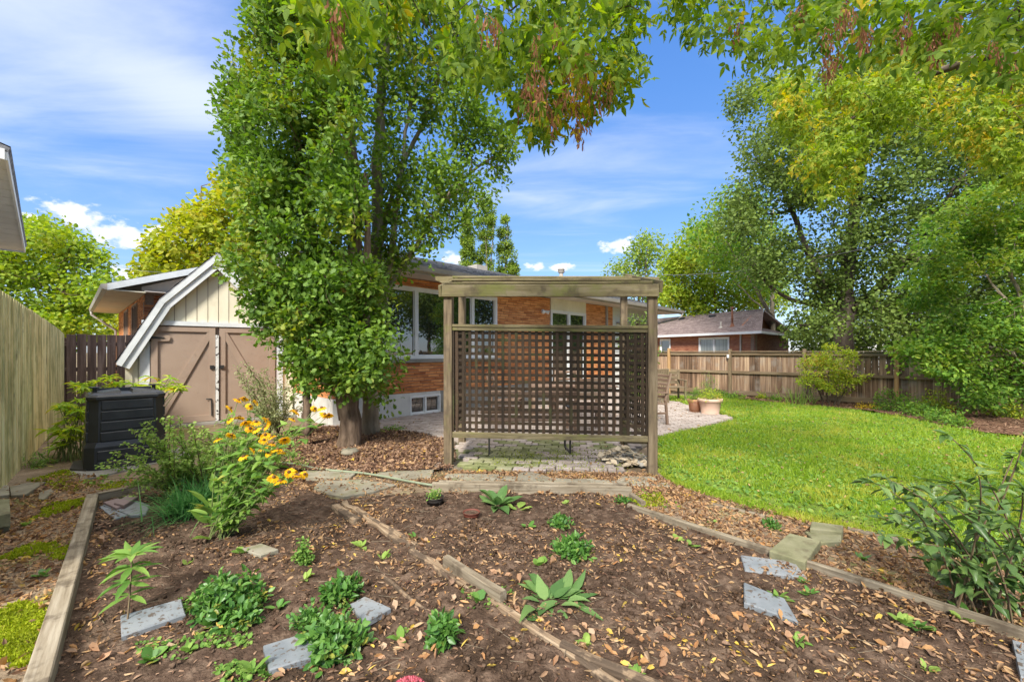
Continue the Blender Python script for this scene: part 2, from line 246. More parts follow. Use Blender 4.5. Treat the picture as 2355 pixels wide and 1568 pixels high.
MOSSM = leafm('moss_tufts', [(0.2, 0.26, 0.015), (0.3, 0.36, 0.02), (0.38, 0.4, 0.04)], ((.14, .17, .02), 3, .5, .7), .3, .9, .05)
PETAL = leafm('yellow_petals', [(0.66, 0.34, 0.01), (0.78, 0.45, 0.012), (0.84, 0.55, 0.025)], None, .35, .6, .2)
PINK = leafm('pink_florets', [(.40, .07, .10), (.55, .13, .17), (.62, .2, .24)], None, .3, .7, .1)
LITTER = leafm('fallen_leaf', [(0.11, 0.06, 0.036), (0.24, 0.14, 0.08), (0.37, 0.235, 0.135), (0.46, 0.3, 0.15), (0.42, 0.215, 0.085)], ((.55, .38, .06), 6, .66, .74), .2, .65, .25)
LITT2 = leafm('yellow_fallen_leaf', [(.56, .40, .05), (.66, .48, .07)], None, .25, .6, .25)

# ------------------------------------------------------------------ objects, tags, mesh builders
def link(o): SC.collection.objects.link(o); return o
def tag(o, label=None, cat=None, group=None, kind=None):
    if label: o['label'] = label
    if cat: o['category'] = cat
    if group: o['group'] = group
    if kind: o['kind'] = kind
    return o
def thing(name, loc, label, cat, group=None, kind=None):
    o = bpy.data.objects.new(name, None); o.location = loc; o.empty_display_size = .1; link(o)
    return tag(o, label, cat, group, kind)
def wl(o):
    v = Vector((0, 0, 0))
    while o is not None: v = v + Vector(o.location); o = o.parent
    return v
def place(name, me, parent=None, M=None):
    o = bpy.data.objects.new(name, me); link(o)
    if M is None: M = Matrix.Identity(4)
    if parent is not None:
        o.parent = parent; M = Matrix.Translation(-wl(parent)) @ M
    o.matrix_basis = M
    return o
class MB:
    def __init__(s): s.v = []; s.f = []
    def add(s, vs, fs):
        b = len(s.v); s.v += [tuple(v) for v in vs]; s.f += [tuple(b + i for i in f) for f in fs]
    def box(s, o, a, b, c):                      # corner o and three edge vectors
        o, a, b, c = map(Vector, (o, a, b, c))
        P = [o, o + a, o + a + b, o + b, o + c, o + a + c, o + a + b + c, o + b + c]
        fs = [(0, 3, 2, 1), (4, 5, 6, 7), (0, 1, 5, 4), (1, 2, 6, 5), (2, 3, 7, 6), (3, 0, 4, 7)]
        if a.cross(b).dot(c) < 0: fs = [f[::-1] for f in fs]
        s.add(P, fs)
    def prism(s, pts, off):                      # polygon extruded by off
        n = len(pts); P = [Vector(p) for p in pts]; Q = [p + Vector(off) for p in P]
        s.add(P + Q, [tuple(range(n))[::-1], tuple(range(n, 2 * n))] + [(i, (i + 1) % n, n + (i + 1) % n, n + i) for i in range(n)])
    def tube(s, pts, r, n=8, cap=True):
        pts = [Vector(p) for p in pts]; R = r if isinstance(r, (list, tuple)) else [r] * len(pts)
        prev = None; rings = []
        for i, p in enumerate(pts):
            t = (pts[min(i + 1, len(pts) - 1)] - pts[max(i - 1, 0)]).normalized()
            if prev is None: x = t.orthogonal().normalized()
            else: x = (prev - t * prev.dot(t)).normalized()
            prev = x; y = t.cross(x)
            rings.append([p + (x * math.cos(2 * math.pi * k / n) + y * math.sin(2 * math.pi * k / n)) * R[i] for k in range(n)])
        vs_ = [v for r_ in rings for v in r_]; fs = []
        for i in range(len(pts) - 1):
            for k in range(n): fs.append((i * n + k, i * n + (k + 1) % n, (i + 1) * n + (k + 1) % n, (i + 1) * n + k))
        if cap: fs += [tuple(range(n))[::-1], tuple(range((len(pts) - 1) * n, len(pts) * n))]
        s.add(vs_, fs)
    def lathe(s, o, prof, n=28):
        o = Vector(o); vs_ = []; fs = []
        for r, z in prof:
            for k in range(n): vs_.append(o + Vector((r * math.cos(2 * math.pi * k / n), r * math.sin(2 * math.pi * k / n), z)))
        for i in range(len(prof) - 1):
            for k in range(n): fs.append((i * n + k, i * n + (k + 1) % n, (i + 1) * n + (k + 1) % n, (i + 1) * n + k))
        s.add(vs_, fs)
    def mesh(s, name, m, org=None, smooth=False):
        me = bpy.data.meshes.new(name)
        vs_ = s.v if org is None else [(v[0] - org[0], v[1] - org[1], v[2] - org[2]) for v in s.v]
        me.from_pydata(vs_, [], s.f); me.materials.append(m)
        if smooth: me.shade_smooth()
        return me
    def build(s, name, m, parent=None, smooth=False, kind=None, origin=None):
        org = wl(parent) if parent is not None else Vector(origin or (0, 0, 0))
        o = bpy.data.objects.new(name, s.mesh(name, m, org, smooth)); link(o)
        if parent is not None: o.parent = parent
        else: o.location = org
        if kind: o['kind'] = kind
        return o
def npmesh(name, V_, T_, m, parent=None, kind=None, quads=False, smooth=False):
    """Mesh object straight from numpy arrays (triangles or quads)."""
    V_ = np.asarray(V_, dtype=np.float32).reshape(-1, 3); T_ = np.asarray(T_, dtype=np.int32)
    org = wl(parent) if parent is not None else Vector((0, 0, 0))
    V_ = V_ - np.array(org[:], dtype=np.float32)
    me = bpy.data.meshes.new(name); me.vertices.add(len(V_)); me.vertices.foreach_set('co', V_.ravel())
    k = T_.shape[1]; me.loops.add(T_.size); me.loops.foreach_set('vertex_index', T_.ravel())
    me.polygons.add(len(T_)); me.polygons.foreach_set('loop_start', np.arange(0, T_.size, k, dtype=np.int32))
    me.polygons.foreach_set('loop_total', np.full(len(T_), k, dtype=np.int32))
    if smooth: me.polygons.foreach_set('use_smooth', np.ones(len(T_), dtype=bool))
    me.materials.append(m); me.update(calc_edges=True)
    o = bpy.data.objects.new(name, me); link(o)
    if parent is not None: o.parent = parent
    if kind: o['kind'] = kind
    return o
_bc = {}
def bevel_box(l, w, h, m, c=.004):
    key = (round(l, 3), round(w, 3), round(h, 3), m.name, c)
    if key in _bc: return _bc[key]
    c = min(c, w * .25, h * .25); vs_ = []
    for sx in (0, 1):
        for sy in (-1, 1):
            for sz in (-1, 1):
                x0, y0, z0 = sx * l, sy * w / 2, sz * h / 2; ix = c if sx == 0 else -c
                vs_ += [(x0, y0 - sy * c, z0 - sz * c), (x0 + ix, y0, z0 - sz * c), (x0 + ix, y0 - sy * c, z0)]
    def vi(sx, sy, sz, k): return ((sx * 2 + (sy > 0)) * 2 + (sz > 0)) * 3 + k
    fs = []
    for sx in (0, 1): fs.append([vi(sx, -1, -1, 0), vi(sx, 1, -1, 0), vi(sx, 1, 1, 0), vi(sx, -1, 1, 0)])
    for sy in (-1, 1): fs.append([vi(0, sy, -1, 1), vi(1, sy, -1, 1), vi(1, sy, 1, 1), vi(0, sy, 1, 1)])
    for sz in (-1, 1): fs.append([vi(0, -1, sz, 2), vi(1, -1, sz, 2), vi(1, 1, sz, 2), vi(0, 1, sz, 2)])
    for sx in (0, 1):
        for sy in (-1, 1): fs.append([vi(sx, sy, -1, 0), vi(sx, sy, 1, 0), vi(sx, sy, 1, 1), vi(sx, sy, -1, 1)])
        for sz in (-1, 1): fs.append([vi(sx, -1, sz, 0), vi(sx, 1, sz, 0), vi(sx, 1, sz, 2), vi(sx, -1, sz, 2)])
    for sy in (-1, 1):
        for sz in (-1, 1): fs.append([vi(0, sy, sz, 1), vi(1, sy, sz, 1), vi(1, sy, sz, 2), vi(0, sy, sz, 2)])
    for sx in (0, 1):
        for sy in (-1, 1):
            for sz in (-1, 1): fs.append([vi(sx, sy, sz, 0), vi(sx, sy, sz, 1), vi(sx, sy, sz, 2)])
    cen = Vector((l / 2, 0, 0)); out = []
    for f in fs:
        P = [Vector(vs_[i]) for i in f]; n = (P[1] - P[0]).cross(P[2] - P[0]); mid = sum(P, Vector()) / len(P)
        out.append(tuple(f) if n.dot(mid - cen) > 0 else tuple(f[::-1]))
    me = bpy.data.meshes.new('board'); me.from_pydata(vs_, [], out); me.materials.append(m)
    _bc[key] = me; return me
def board(parent, p0, p1, w, h, m, name='board', up=ZUP, c=.004):
    """A squared timber from p0 to p1: w wide, h high (h along 'up')."""
    p0, p1 = Vector(p0), Vector(p1); x = (p1 - p0).normalized(); z = Vector(up); z = (z - x * z.dot(x))
    z = z.normalized() if z.length > 1e-5 else x.orthogonal().normalized(); y = z.cross(x)
    M = Matrix((x, y, z)).transposed().to_4x4(); M.translation = p0
    return place(name, bevel_box((p1 - p0).length, w, h, m, c), parent, M)
def copy_tree(o, parent=None):
    c = link(o.copy()); c.parent = parent
    for ch in list(o.children): copy_tree(ch, c)
    return c
# numpy value noise
def vnoise(x, y, sc, seed):
    r = np.random.default_rng(seed).random((256, 256)); x = x * sc + 1000; y = y * sc + 1000
    xi = np.floor(x).astype(int); yi = np.floor(y).astype(int); fx = x - xi; fy = y - yi; fx = fx * fx * (3 - 2 * fx); fy = fy * fy * (3 - 2 * fy)
    g = lambda a, b: r[a % 256, b % 256]
    return (g(xi, yi) * (1 - fx) + g(xi + 1, yi) * fx) * (1 - fy) + (g(xi, yi + 1) * (1 - fx) + g(xi + 1, yi + 1) * fx) * fy
def fbm(x, y, sc, oct_, seed):
    s = 0; a = .5
    for i in range(oct_): s = s + a * vnoise(x, y, sc * 2 ** i, seed + i); a *= .5
    return s
def inside(x, y, poly):
    x = np.asarray(x); y = np.asarray(y); r = np.zeros(x.shape, bool); n = len(poly); j = n - 1
    for i in range(n):
        xi, yi = poly[i][0], poly[i][1]; xj, yj = poly[j][0], poly[j][1]
        if yi != yj: r ^= ((yi > y) != (yj > y)) & (x < (xj - xi) * (y - yi) / (yj - yi) + xi)
        j = i
    return r
def scatter(poly, n):
    p = np.array([(q[0], q[1]) for q in poly]); lo, hi = p.min(0), p.max(0); out = np.zeros((0, 2))
    for _ in range(60):
        if len(out) >= n: break
        c = lo + rng.random((max(n, 50) * 2, 2)) * (hi - lo); out = np.vstack([out, c[inside(c[:, 0], c[:, 1], p)]])
    return out[:n]

# ------------------------------------------------------------------ leaves
def T(v, f): return np.array(v, float), np.array(f, int)
LT = {
 'tri': T([(0, 0, 0), (.3, .45, .08), (0, 1, -.06), (-.3, .45, .08)], [(0, 1, 2), (0, 2, 3)]),
 'round': T([(0, 0, 0), (.38, .3, .07), (.34, .75, .04), (0, 1, -.05), (-.34, .75, .04), (-.38, .3, .07)], [(0, 1, 2), (0, 2, 3), (0, 3, 4), (0, 4, 5)]),
 'oval': T([(0, 0, 0), (.2, .22, .05), (.27, .5, .05), (.16, .8, 0), (0, 1, -.1), (-.16, .8, 0), (-.27, .5, .05), (-.2, .22, .05), (0, .5, -.02)],
           [(0, 1, 8), (1, 2, 8), (2, 3, 8), (3, 4, 8), (4, 5, 8), (5, 6, 8), (6, 7, 8), (7, 0, 8)]),
 'lance': T([(0, 0, 0), (.1, .2, .03), (.13, .5, .03), (.07, .8, -.04), (0, 1, -.14), (-.07, .8, -.04), (-.13, .5, .03), (-.1, .2, .03), (0, .5, -.01)],
           [(0, 1, 8), (1, 2, 8), (2, 3, 8), (3, 4, 8), (4, 5, 8), (5, 6, 8), (6, 7, 8), (7, 0, 8)]),
 'oak': T([(0, 0, 0), (.10, .22, .03), (.26, .36, .07), (.15, .46, .03), (.36, .62, .07), (.22, .72, .02), (.24, .9, 0), (0, 1, -.06), (-.24, .9, 0), (-.22, .72, .02), (-.36, .62, .07), (-.15, .46, .03), (-.26, .36, .07), (-.10, .22, .03), (0, .55, 0)],
          [(i, i + 1, 14) for i in range(13)] + [(13, 0, 14)]),
 'curl': T([(0, 0, 0), (.22, .25, .16), (.25, .6, .20), (0, 1, .10), (-.20, .6, .02), (-.2, .25, .14), (0, .45, -.02)], [(0, 1, 6), (1, 2, 6), (2, 3, 6), (3, 4, 6), (4, 5, 6), (5, 0, 6)]),
 'ovate': T([(0, 0, 0), (.17, .14, .05), (.23, .38, .06), (.13, .7, 0), (0, 1, -.16), (-.13, .7, 0), (-.23, .38, .06), (-.17, .14, .05), (0, .4, -.03)],
           [(0, 1, 8), (1, 2, 8), (2, 3, 8), (3, 4, 8), (4, 5, 8), (5, 6, 8), (6, 7, 8), (7, 0, 8)]),
 'roll': T([(0, 0, 0), (.12, .25, .17), (.10, .65, .22), (.02, 1, .12), (-.13, .7, .06), (-.14, .3, .05), (.02, .3, -.01), (.01, .65, -.01)], [(0, 1, 6), (1, 2, 7), (1, 7, 6), (2, 3, 7), (3, 4, 7), (4, 5, 6), (4, 6, 7), (5, 0, 6)]),
 'blade': T([(-.06, 0, 0), (.06, 0, 0), (.05, .55, .04), (-.05, .55, .04), (0, 1, .22)], [(0, 1, 2), (0, 2, 3), (3, 2, 4)]),
 'chip': T([(-.15, 0, 0), (.15, 0, 0), (.13, 1, .05), (-.12, .9, .08), (0, .5, .16)], [(0, 1, 4), (1, 2, 4), (2, 3, 4), (3, 0, 4)]),
 'samara': T([(0, 0, 0), (.1, .3, .02), (.18, .8, 0), (.02, 1, 0), (-.06, .4, 0)], [(0, 1, 4), (1, 2, 4), (2, 3, 4)]),
}
def _tri3():
    v, f = LT['ovate']; vs_, fs = [], []
    for k, (ang, sc, oy) in enumerate(((0, 1, .25), (65, .8, .12), (-65, .8, .12))):
        c, s = math.cos(math.radians(ang)), math.sin(math.radians(ang)); w = v.copy() * sc * .75
        w = np.stack([w[:, 0] * c + w[:, 1] * s, -w[:, 0] * s + w[:, 1] * c + oy, w[:, 2]], 1); fs.append(f + len(v) * k); vs_.append(w)
    return np.vstack(vs_), np.vstack(fs)
LT['elder'] = _tri3()
def norm(a): return a / np.maximum(np.linalg.norm(a, axis=-1, keepdims=True), 1e-9)
def leaf_arrays(P, D, Nn, S, shape):
    v, f = LT[shape]; P = np.asarray(P); n = len(P); D = norm(D); X = norm(np.cross(D, Nn)); Z = np.cross(X, D)
    S = np.broadcast_to(np.asarray(S, float), (n,))[:, None, None]
    wv = 1 + .25 * (rng.random((n, 1, 1)) - .5)
    A = P[:, None, :] + S * (v[None, :, 0:1] * X[:, None, :] * wv + v[None, :, 1:2] * D[:, None, :] + v[None, :, 2:3] * Z[:, None, :] * (1 + rng.normal(0, .8, (n, 1, 1))))
    Ti = f[None] + (np.arange(n) * len(v))[:, None, None]
    return A.reshape(-1, 3), Ti.reshape(-1, 3)
def leaves(name, P, D, Nn, S, shape, m, parent=None, kind=None):
    A, Ti = leaf_arrays(P, D, Nn, S, shape); return npmesh(name, A, Ti, m, parent, kind)
def join(parts):
    V_, T_, b = [], [], 0
    for a, t in parts: V_.append(a); T_.append(t + b); b += len(a)
    return np.vstack(V_), np.vstack(T_)
def clump(C, n, r, size, shape, droop=.3, flat=.0, out=.8, up=1.0):
    """n leaves round each centre C; arrays for leaf_arrays."""
    C = np.repeat(np.asarray(C), n, 0); k = len(C); off = rng.normal(0, 1, (k, 3)); off[:, 2] *= (1 - flat)
    off = norm(off) * (rng.random((k, 1)) ** .5) * 1.25 * np.array(r)
    D = norm(off) * out + rng.normal(0, .5, (k, 3)) + np.array([0, 0, -droop])
    Nn = rng.normal(0, .55, (k, 3)) + np.array([0, 0, up]) + norm(off) * .4
    return C + off, D, Nn, size * (.7 + .6 * rng.random(k)), shape
def tubes_np(A, B, ra, rb, n=5):
    A, B = np.asarray(A), np.asarray(B); k = len(A); t = norm(B - A); o = np.where(np.abs(t[:, 2:3]) > .9, np.array([[1., 0, 0]]), np.array([[0, 0, 1.]]))
    x = norm(np.cross(t, o)); y = np.cross(t, x); ang = np.arange(n) * 2 * math.pi / n
    ring = x[:, None] * np.cos(ang)[None, :, None] + y[:, None] * np.sin(ang)[None, :, None]
    V_ = np.concatenate([A[:, None] + ring * np.reshape(ra, (-1, 1, 1)), B[:, None] + ring * np.reshape(rb, (-1, 1, 1))], 1)
    f = []
    for i in range(n): j = (i + 1) % n; f += [(i, j, n + j), (i, n + j, n + i)]
    Ti = np.array(f)[None] + (np.arange(k) * 2 * n)[:, None, None]
    return V_.reshape(-1, 3), Ti.reshape(-1, 3)
def smooth_path(pts, n, jit=0):
    pts = [np.array(p, float) for p in pts]; P = [2 * pts[0] - pts[1]] + pts + [2 * pts[-1] - pts[-2]]; out = []
    for i in range(1, len(P) - 2):
        for k in range(n):
            t = k / n; a, b, c, d = P[i - 1], P[i], P[i + 1], P[i + 2]
            out.append(.5 * ((2 * b) + (c - a) * t + (2 * a - 5 * b + 4 * c - d) * t * t + (3 * b - a - 3 * c + d) * t ** 3))
    out.append(pts[-1]); out = np.array(out)
    if jit: out[1:-1] += rng.normal(0, jit, out[1:-1].shape)
    return out
def skeleton(trunks, targets, r_tip=.006, upbias=.8, power=.5):
    """Limbs that reach every target from the given trunk paths. trunks: list of (points, r0, r1)."""
    nodes, par, fixed = [], [], []
    for pts, r0, r1 in trunks:
        for i, p in enumerate(pts):
            nodes.append(p); par.append(-1 if i == 0 else len(nodes) - 2); fixed.append(r0 + (r1 - r0) * (i / (len(pts) - 1)) ** .8)
    nt = len(nodes); Tn = np.array(nodes); tg = np.asarray(targets)
    dist = np.array([np.min(np.linalg.norm(Tn - t, axis=1)) for t in tg]); order = np.argsort(dist)
    cap = nt + 2 * len(tg); Q = np.zeros((cap, 3)); Q[:nt] = Tn; par = par + [0] * (cap - nt); k = nt
    for i in order:
        t = tg[i]; d = Q[:k] - t; c = np.linalg.norm(d, axis=1) * (1 + upbias * np.clip(d[:, 2], -.3, 2) / (1 + np.abs(d[:, 2]))); j = int(np.argmin(c))
        mid = (Q[j] + t) / 2 + rng.normal(0, .07, 3) * np.linalg.norm(Q[j] - t); mid[2] -= .03 * np.linalg.norm(Q[j] - t)
        Q[k] = mid; par[k] = j; Q[k + 1] = t; par[k + 1] = k; k += 2
    Q = Q[:k]; cnt = np.ones(k)
    for i in range(k - 1, 0, -1):
        if par[i] >= 0: cnt[par[i]] += cnt[i]
    R = r_tip * cnt ** power; R[:nt] = np.maximum(np.array(fixed), 0)
    lim = np.array([R[par[i]] * .8 if par[i] >= 0 else 9 for i in range(k)])
    for i in range(nt, k): R[i] = min(R[i], R[par[i]] * .85)
    idx = np.array([i for i in range(nt, k)]); pa = np.array([par[i] for i in idx], int)
    return Q, idx, pa, R
def tree(name, base, label, trunks, targets, leafs, m_leaf, m_bark, group=None, r_tip=.006, extra=None, sides=12, cat='tree', power=.5, upbias=.8, bark_n=.06):
    th = thing(name, base, label, cat, group)
    Q, idx, pa, R = skeleton(trunks, targets, r_tip, upbias, power)
    mb = MB()
    for pts, r0, r1 in trunks:
        n = len(pts); rr = [(r0 + (r1 - r0) * (i / (n - 1)) ** .8) * (1 + (.18 * math.exp(-i * 1.1) if r0 > .06 else 0)) for i in range(n)]
        mb.tube(pts, rr, sides, cap=True)
    if bark_n:
        mb.v = [tuple(np.array(v) + rng.normal(0, bark_n * .12, 3)) for v in mb.v]
    mb.build('trunk', m_bark, th, smooth=True)
    V_, T_ = tubes_np(Q[pa], Q[idx], R[pa] * .8, R[idx], 5 if len(idx) < 900 else 4)
    npmesh('branches', V_, T_, m_bark, th, 'stuff', smooth=True)
    parts = [leaf_arrays(*clump(targets, **lf)) for lf in leafs]
    # leaves along the twigs too
    for lf in leafs[:1]:
        e = rng.choice(len(idx), min(len(idx), len(targets)), replace=True); t = rng.random((len(e), 1)); mid = Q[pa[e]] * (1 - t) + Q[idx[e]] * t
        k = np.linalg.norm(mid - np.array(wl(th)[:]), axis=1) > .5
        if R[idx].max() > 0: parts.append(leaf_arrays(*clump(mid[k], **{**lf, 'n': max(2, lf['n'] // 4)})))
    V_, T_ = join(parts); npmesh('crown', V_, T_, m_leaf, th, 'stuff')
    if extra: extra(th, Q, idx)
    return th
def crown_pts(poly, n, d, thick, lumps=0, lump_r=.2):
    """n points in the outline poly (survey pixels) at distance d with real depth thick; gathered into lumps for gaps and masses."""
    p = scatter(poly, n)
    dd = d + thick * np.clip(rng.normal(0, .5, len(p)), -1, 1)
    P = np.stack([(p[:, 0] - CX) * dd / F, dd, H - (p[:, 1] - HY) * dd / F], 1)
    if lumps:
        L_ = P[rng.choice(len(P), lumps, replace=False)]
        for i in range(len(P)):
            j = np.argmin(np.linalg.norm(L_ - P[i], axis=1)); P[i] = P[i] + (L_[j] - P[i]) * .28
    return P

# ------------------------------------------------------------------ ground
def gpoly(pts): return [G(*p)[:2] for p in pts]
BED = gpoly([(213, 1158), (483, 1110), (700, 1075), (760, 1150), (990, 1135), (1455, 1142), (1480, 1178), (2355, 1480), (2900, 1680), (2900, 3000), (-400, 3000), (95, 1590)])
LAWN = gpoly([(1506, 1060), (1522, 1092), (1560, 1115), (1620, 1132), (1700, 1150), (1780, 1168), (1850, 1188), (1950, 1202), (2050, 1225), (2200, 1262), (2400, 1325), (2800, 1400), (2900, 1075), (2500, 1030), (2355, 1012), (2250, 1000), (2150, 980), (2080, 964), (1980, 949), (1900, 940), (1800, 931), (1700, 922), (1600, 915), (1500, 911), (1440, 905), (1480, 912), (1560, 927), (1600, 939), (1650, 953), (1700, 966), (1630, 985), (1570, 997), (1515, 1010)])
PATIO = [tuple(p) for p in gpoly([(700, 983), (790, 988), (867, 993), (953, 1002), (1040, 1016), (1052, 1050), (1040, 1086), (1440, 1092), (1452, 1060), (1470, 1036), (1515, 1010), (1570, 997), (1630, 985), (1700, 966), (1650, 953), (1600, 939), (1560, 927), (1480, 912), (1440, 905)])]
_pe = Vector((-2.80, 8.85, 0)) + U * 9.4
PATIO += [(_pe.x, _pe.y), (-2.82, 8.83), (-3.45, 8.18)]
MULCH1 = gpoly([(590, 1070), (640, 1010), (690, 984), (790, 988), (867, 994), (953, 1003), (1036, 1018), (1046, 1050), (1034, 1086), (860, 1094), (700, 1090)])
MULCH2 = gpoly([(1700, 921), (1800, 930), (1900, 939), (1980, 948), (2080, 963), (2150, 979), (2250, 999), (2355, 1011), (2500, 1029), (2900, 1074), (2900, 985), (2355, 950), (2100, 935), (1900, 922), (1690, 911)])
def gh(x, y):
    """height of the near ground"""
    x = np.asarray(x, float); y = np.asarray(y, float); b = inside(x, y, BED)
    r = np.abs(fbm(x, y, 3.1, 5, 40) - .5) * 2
    hb = .08 * fbm(x, y, 1.3, 3, 11) - .052 + .04 * (1 - r) ** 2 * .6 + .046 * fbm(x, y, 15, 4, 60) - .008
    hp = .008 + .035 * fbm(x, y, 1.8, 5, 21)
    return np.where(b, np.maximum(hb, .006), np.maximum(hp - .008, .004))
def ground_parts():
    mb = MB(); R = 420
    mb.add([(-R, -R, -.004), (R, -R, -.004), (R, R, -.004), (-R, R, -.004)], [(0, 1, 2, 3)]); mb.build('ground', m_earth, kind='structure')
    st = .0135; xs = np.arange(-6.2, 5.6, st); ys = np.arange(.7, 5.75, st); Xg, Yg = np.meshgrid(xs, ys); Z = gh(Xg, Yg)
    nx, ny = len(xs), len(ys); Vv = np.stack([Xg, Yg, Z], -1).reshape(-1, 3); i = np.arange(nx - 1)[None] + (np.arange(ny - 1) * nx)[:, None]
    Q = np.stack([i, i + 1, i + nx + 1, i + nx], -1).reshape(-1, 4); cx = Vv[Q].mean(1); b = inside(cx[:, 0], cx[:, 1], BED)
    skip = inside(cx[:, 0], cx[:, 1], PATIO) | inside(cx[:, 0], cx[:, 1], LAWN)
    def sub(name, sel, m):
        q = Q[sel]; u, inv = np.unique(q, return_inverse=True); return npmesh(name, Vv[u], inv.reshape(-1, 4), m, kind='structure', smooth=True)
    sub('garden_bed', b & ~skip, m_soil); sub('garden_path', ~b & ~skip, m_earth)
    def sheet(name, poly, z, m, amp, sc, seed, st=.08):
        p = np.array(poly); xs = np.arange(p[:, 0].min(), p[:, 0].max() + st, st); ys = np.arange(p[:, 1].min(), p[:, 1].max() + st, st)
        Xg, Yg = np.meshgrid(xs, ys); Z = z + amp * fbm(Xg, Yg, sc, 4, seed); nx = len(xs); Vv = np.stack([Xg, Yg, Z], -1).reshape(-1, 3)
        i = np.arange(nx - 1)[None] + (np.arange(len(ys) - 1) * nx)[:, None]; Q = np.stack([i, i + 1, i + nx + 1, i + nx], -1).reshape(-1, 4)
        c = Vv[Q].mean(1); q = Q[inside(c[:, 0], c[:, 1], poly)]; u, inv = np.unique(q, return_inverse=True)
        return npmesh(name, Vv[u], inv.reshape(-1, 4), m, kind='structure', smooth=True)
    sheet('lawn', LAWN, .012, m_turf, .03, 1.2, 80, .05); sheet('mulch_bed', MULCH1, .015, m_mulch, .07, 1.5, 90, .05); sheet('shrub_bed', MULCH2, .02, m_mulch, .08, 1.2, 95, .08)
    # clods and crumbs of soil
    p = scatter(gpoly([(215, 1165), (480, 1118), (760, 1155), (990, 1140), (1450, 1146), (1480, 1182), (2355, 1485), (2500, 1600), (-100, 1600), (110, 1560)]), 20000)
    p = p[inside(p[:, 0], p[:, 1], BED)]; dens = fbm(p[:, 0], p[:, 1], 2.6, 3, 33); p = p[dens > .44 + .10 * rng.random(len(p))]
    n = len(p); s = .002 + .019 * rng.random(n) ** 3.6; o = np.array([(1, 0, 0), (-1, 0, 0), (0, 1, 0), (0, -1, 0), (0, 0, 1), (0, 0, -1)], float); f = np.array([(0, 2, 4), (2, 1, 4), (1, 3, 4), (3, 0, 4), (2, 0, 5), (1, 2, 5), (3, 1, 5), (0, 3, 5)])
    c = np.stack([p[:, 0], p[:, 1], gh(p[:, 0], p[:, 1]) + s * .3], 1); Rr = rng.normal(0, 1, (n, 3, 3)); Rr, _ = np.linalg.qr(Rr)
    A = c[:, None] + np.einsum('kj,nji->nki', o, Rr) * s[:, None, None] * (.6 + .7 * rng.random((n, 6, 1)))
    npmesh('soil_clods', A.reshape(-1, 3), (f[None] + (np.arange(n) * 6)[:, None, None]).reshape(-1, 3), m_clod, kind='stuff')
ground_parts()

def grass():
    n = 150000; p = scatter(LAWN, n); d = np.hypot(p[:, 0], p[:, 1]); keep = rng.random(len(p)) < np.clip(1.15 - d / 16, .25, 1); p = p[keep]
    edge = fbm(p[:, 0], p[:, 1], 2.0, 3, 120); c = gpoly([(1512, 1086), (1700, 1150), (1850, 1188), (2050, 1225), (2200, 1262), (2400, 1325)])
    dm = np.full(len(p), 9.)
    for a, b in zip(c[:-1], c[1:]):
        a, b = np.array(a), np.array(b); t = np.clip(((p - a) @ (b - a)) / ((b - a) @ (b - a)), 0, 1); dm = np.minimum(dm, np.linalg.norm(p - a - t[:, None] * (b - a), axis=1))
    p = p[(dm > .55 * edge - .05) | (rng.random(len(p)) < .25)]; k = len(p)
    tu = fbm(p[:, 0], p[:, 1], 5, 3, 130); D = rng.normal(0, .55, (k, 3)); D[:, 2] = 1; Nn = rng.normal(0, 1, (k, 3)); Nn[:, 2] = .2
    size = .022 + .085 * tu * rng.random(k) + .012
    zz = .012 + .03 * fbm(p[:, 0], p[:, 1], 1.2, 4, 80)
    leaves('grass', np.column_stack([p, zz - .004]), D, Nn, size * (1 + .03 * np.hypot(p[:, 0], p[:, 1])), 'blade', GRASS, kind='stuff')
    # wider clover and weed leaves in the turf
    p = scatter(LAWN, 15000); k = len(p); D = rng.normal(0, 1, (k, 3)); D[:, 2] = .4; Nn = rng.normal(0, .3, (k, 3)); Nn[:, 2] = 1
    leaves('clover', np.column_stack([p, np.full(k, .045)]), D, Nn, .03 + .02 * rng.random(k), 'round', MIDH, kind='stuff')
    # straggling blades over the bare edge, far strip of grass beyond the patio
    q = scatter(gpoly([(1500, 1080), (1560, 1125), (1700, 1165), (1850, 1205), (2100, 1255), (2400, 1345), (2400, 1325), (2200, 1262), (1850, 1188), (1700, 1150), (1530, 1095)]), 6000)
    k = len(q); D = rng.normal(0, .6, (k, 3)); D[:, 2] = .8; Nn = rng.normal(0, 1, (k, 3))
    leaves('edge_grass', np.column_stack([q, gh(q[:, 0], q[:, 1])]), D, Nn, .03 + .035 * rng.random(k), 'blade', GRASS, kind='stuff')
grass()

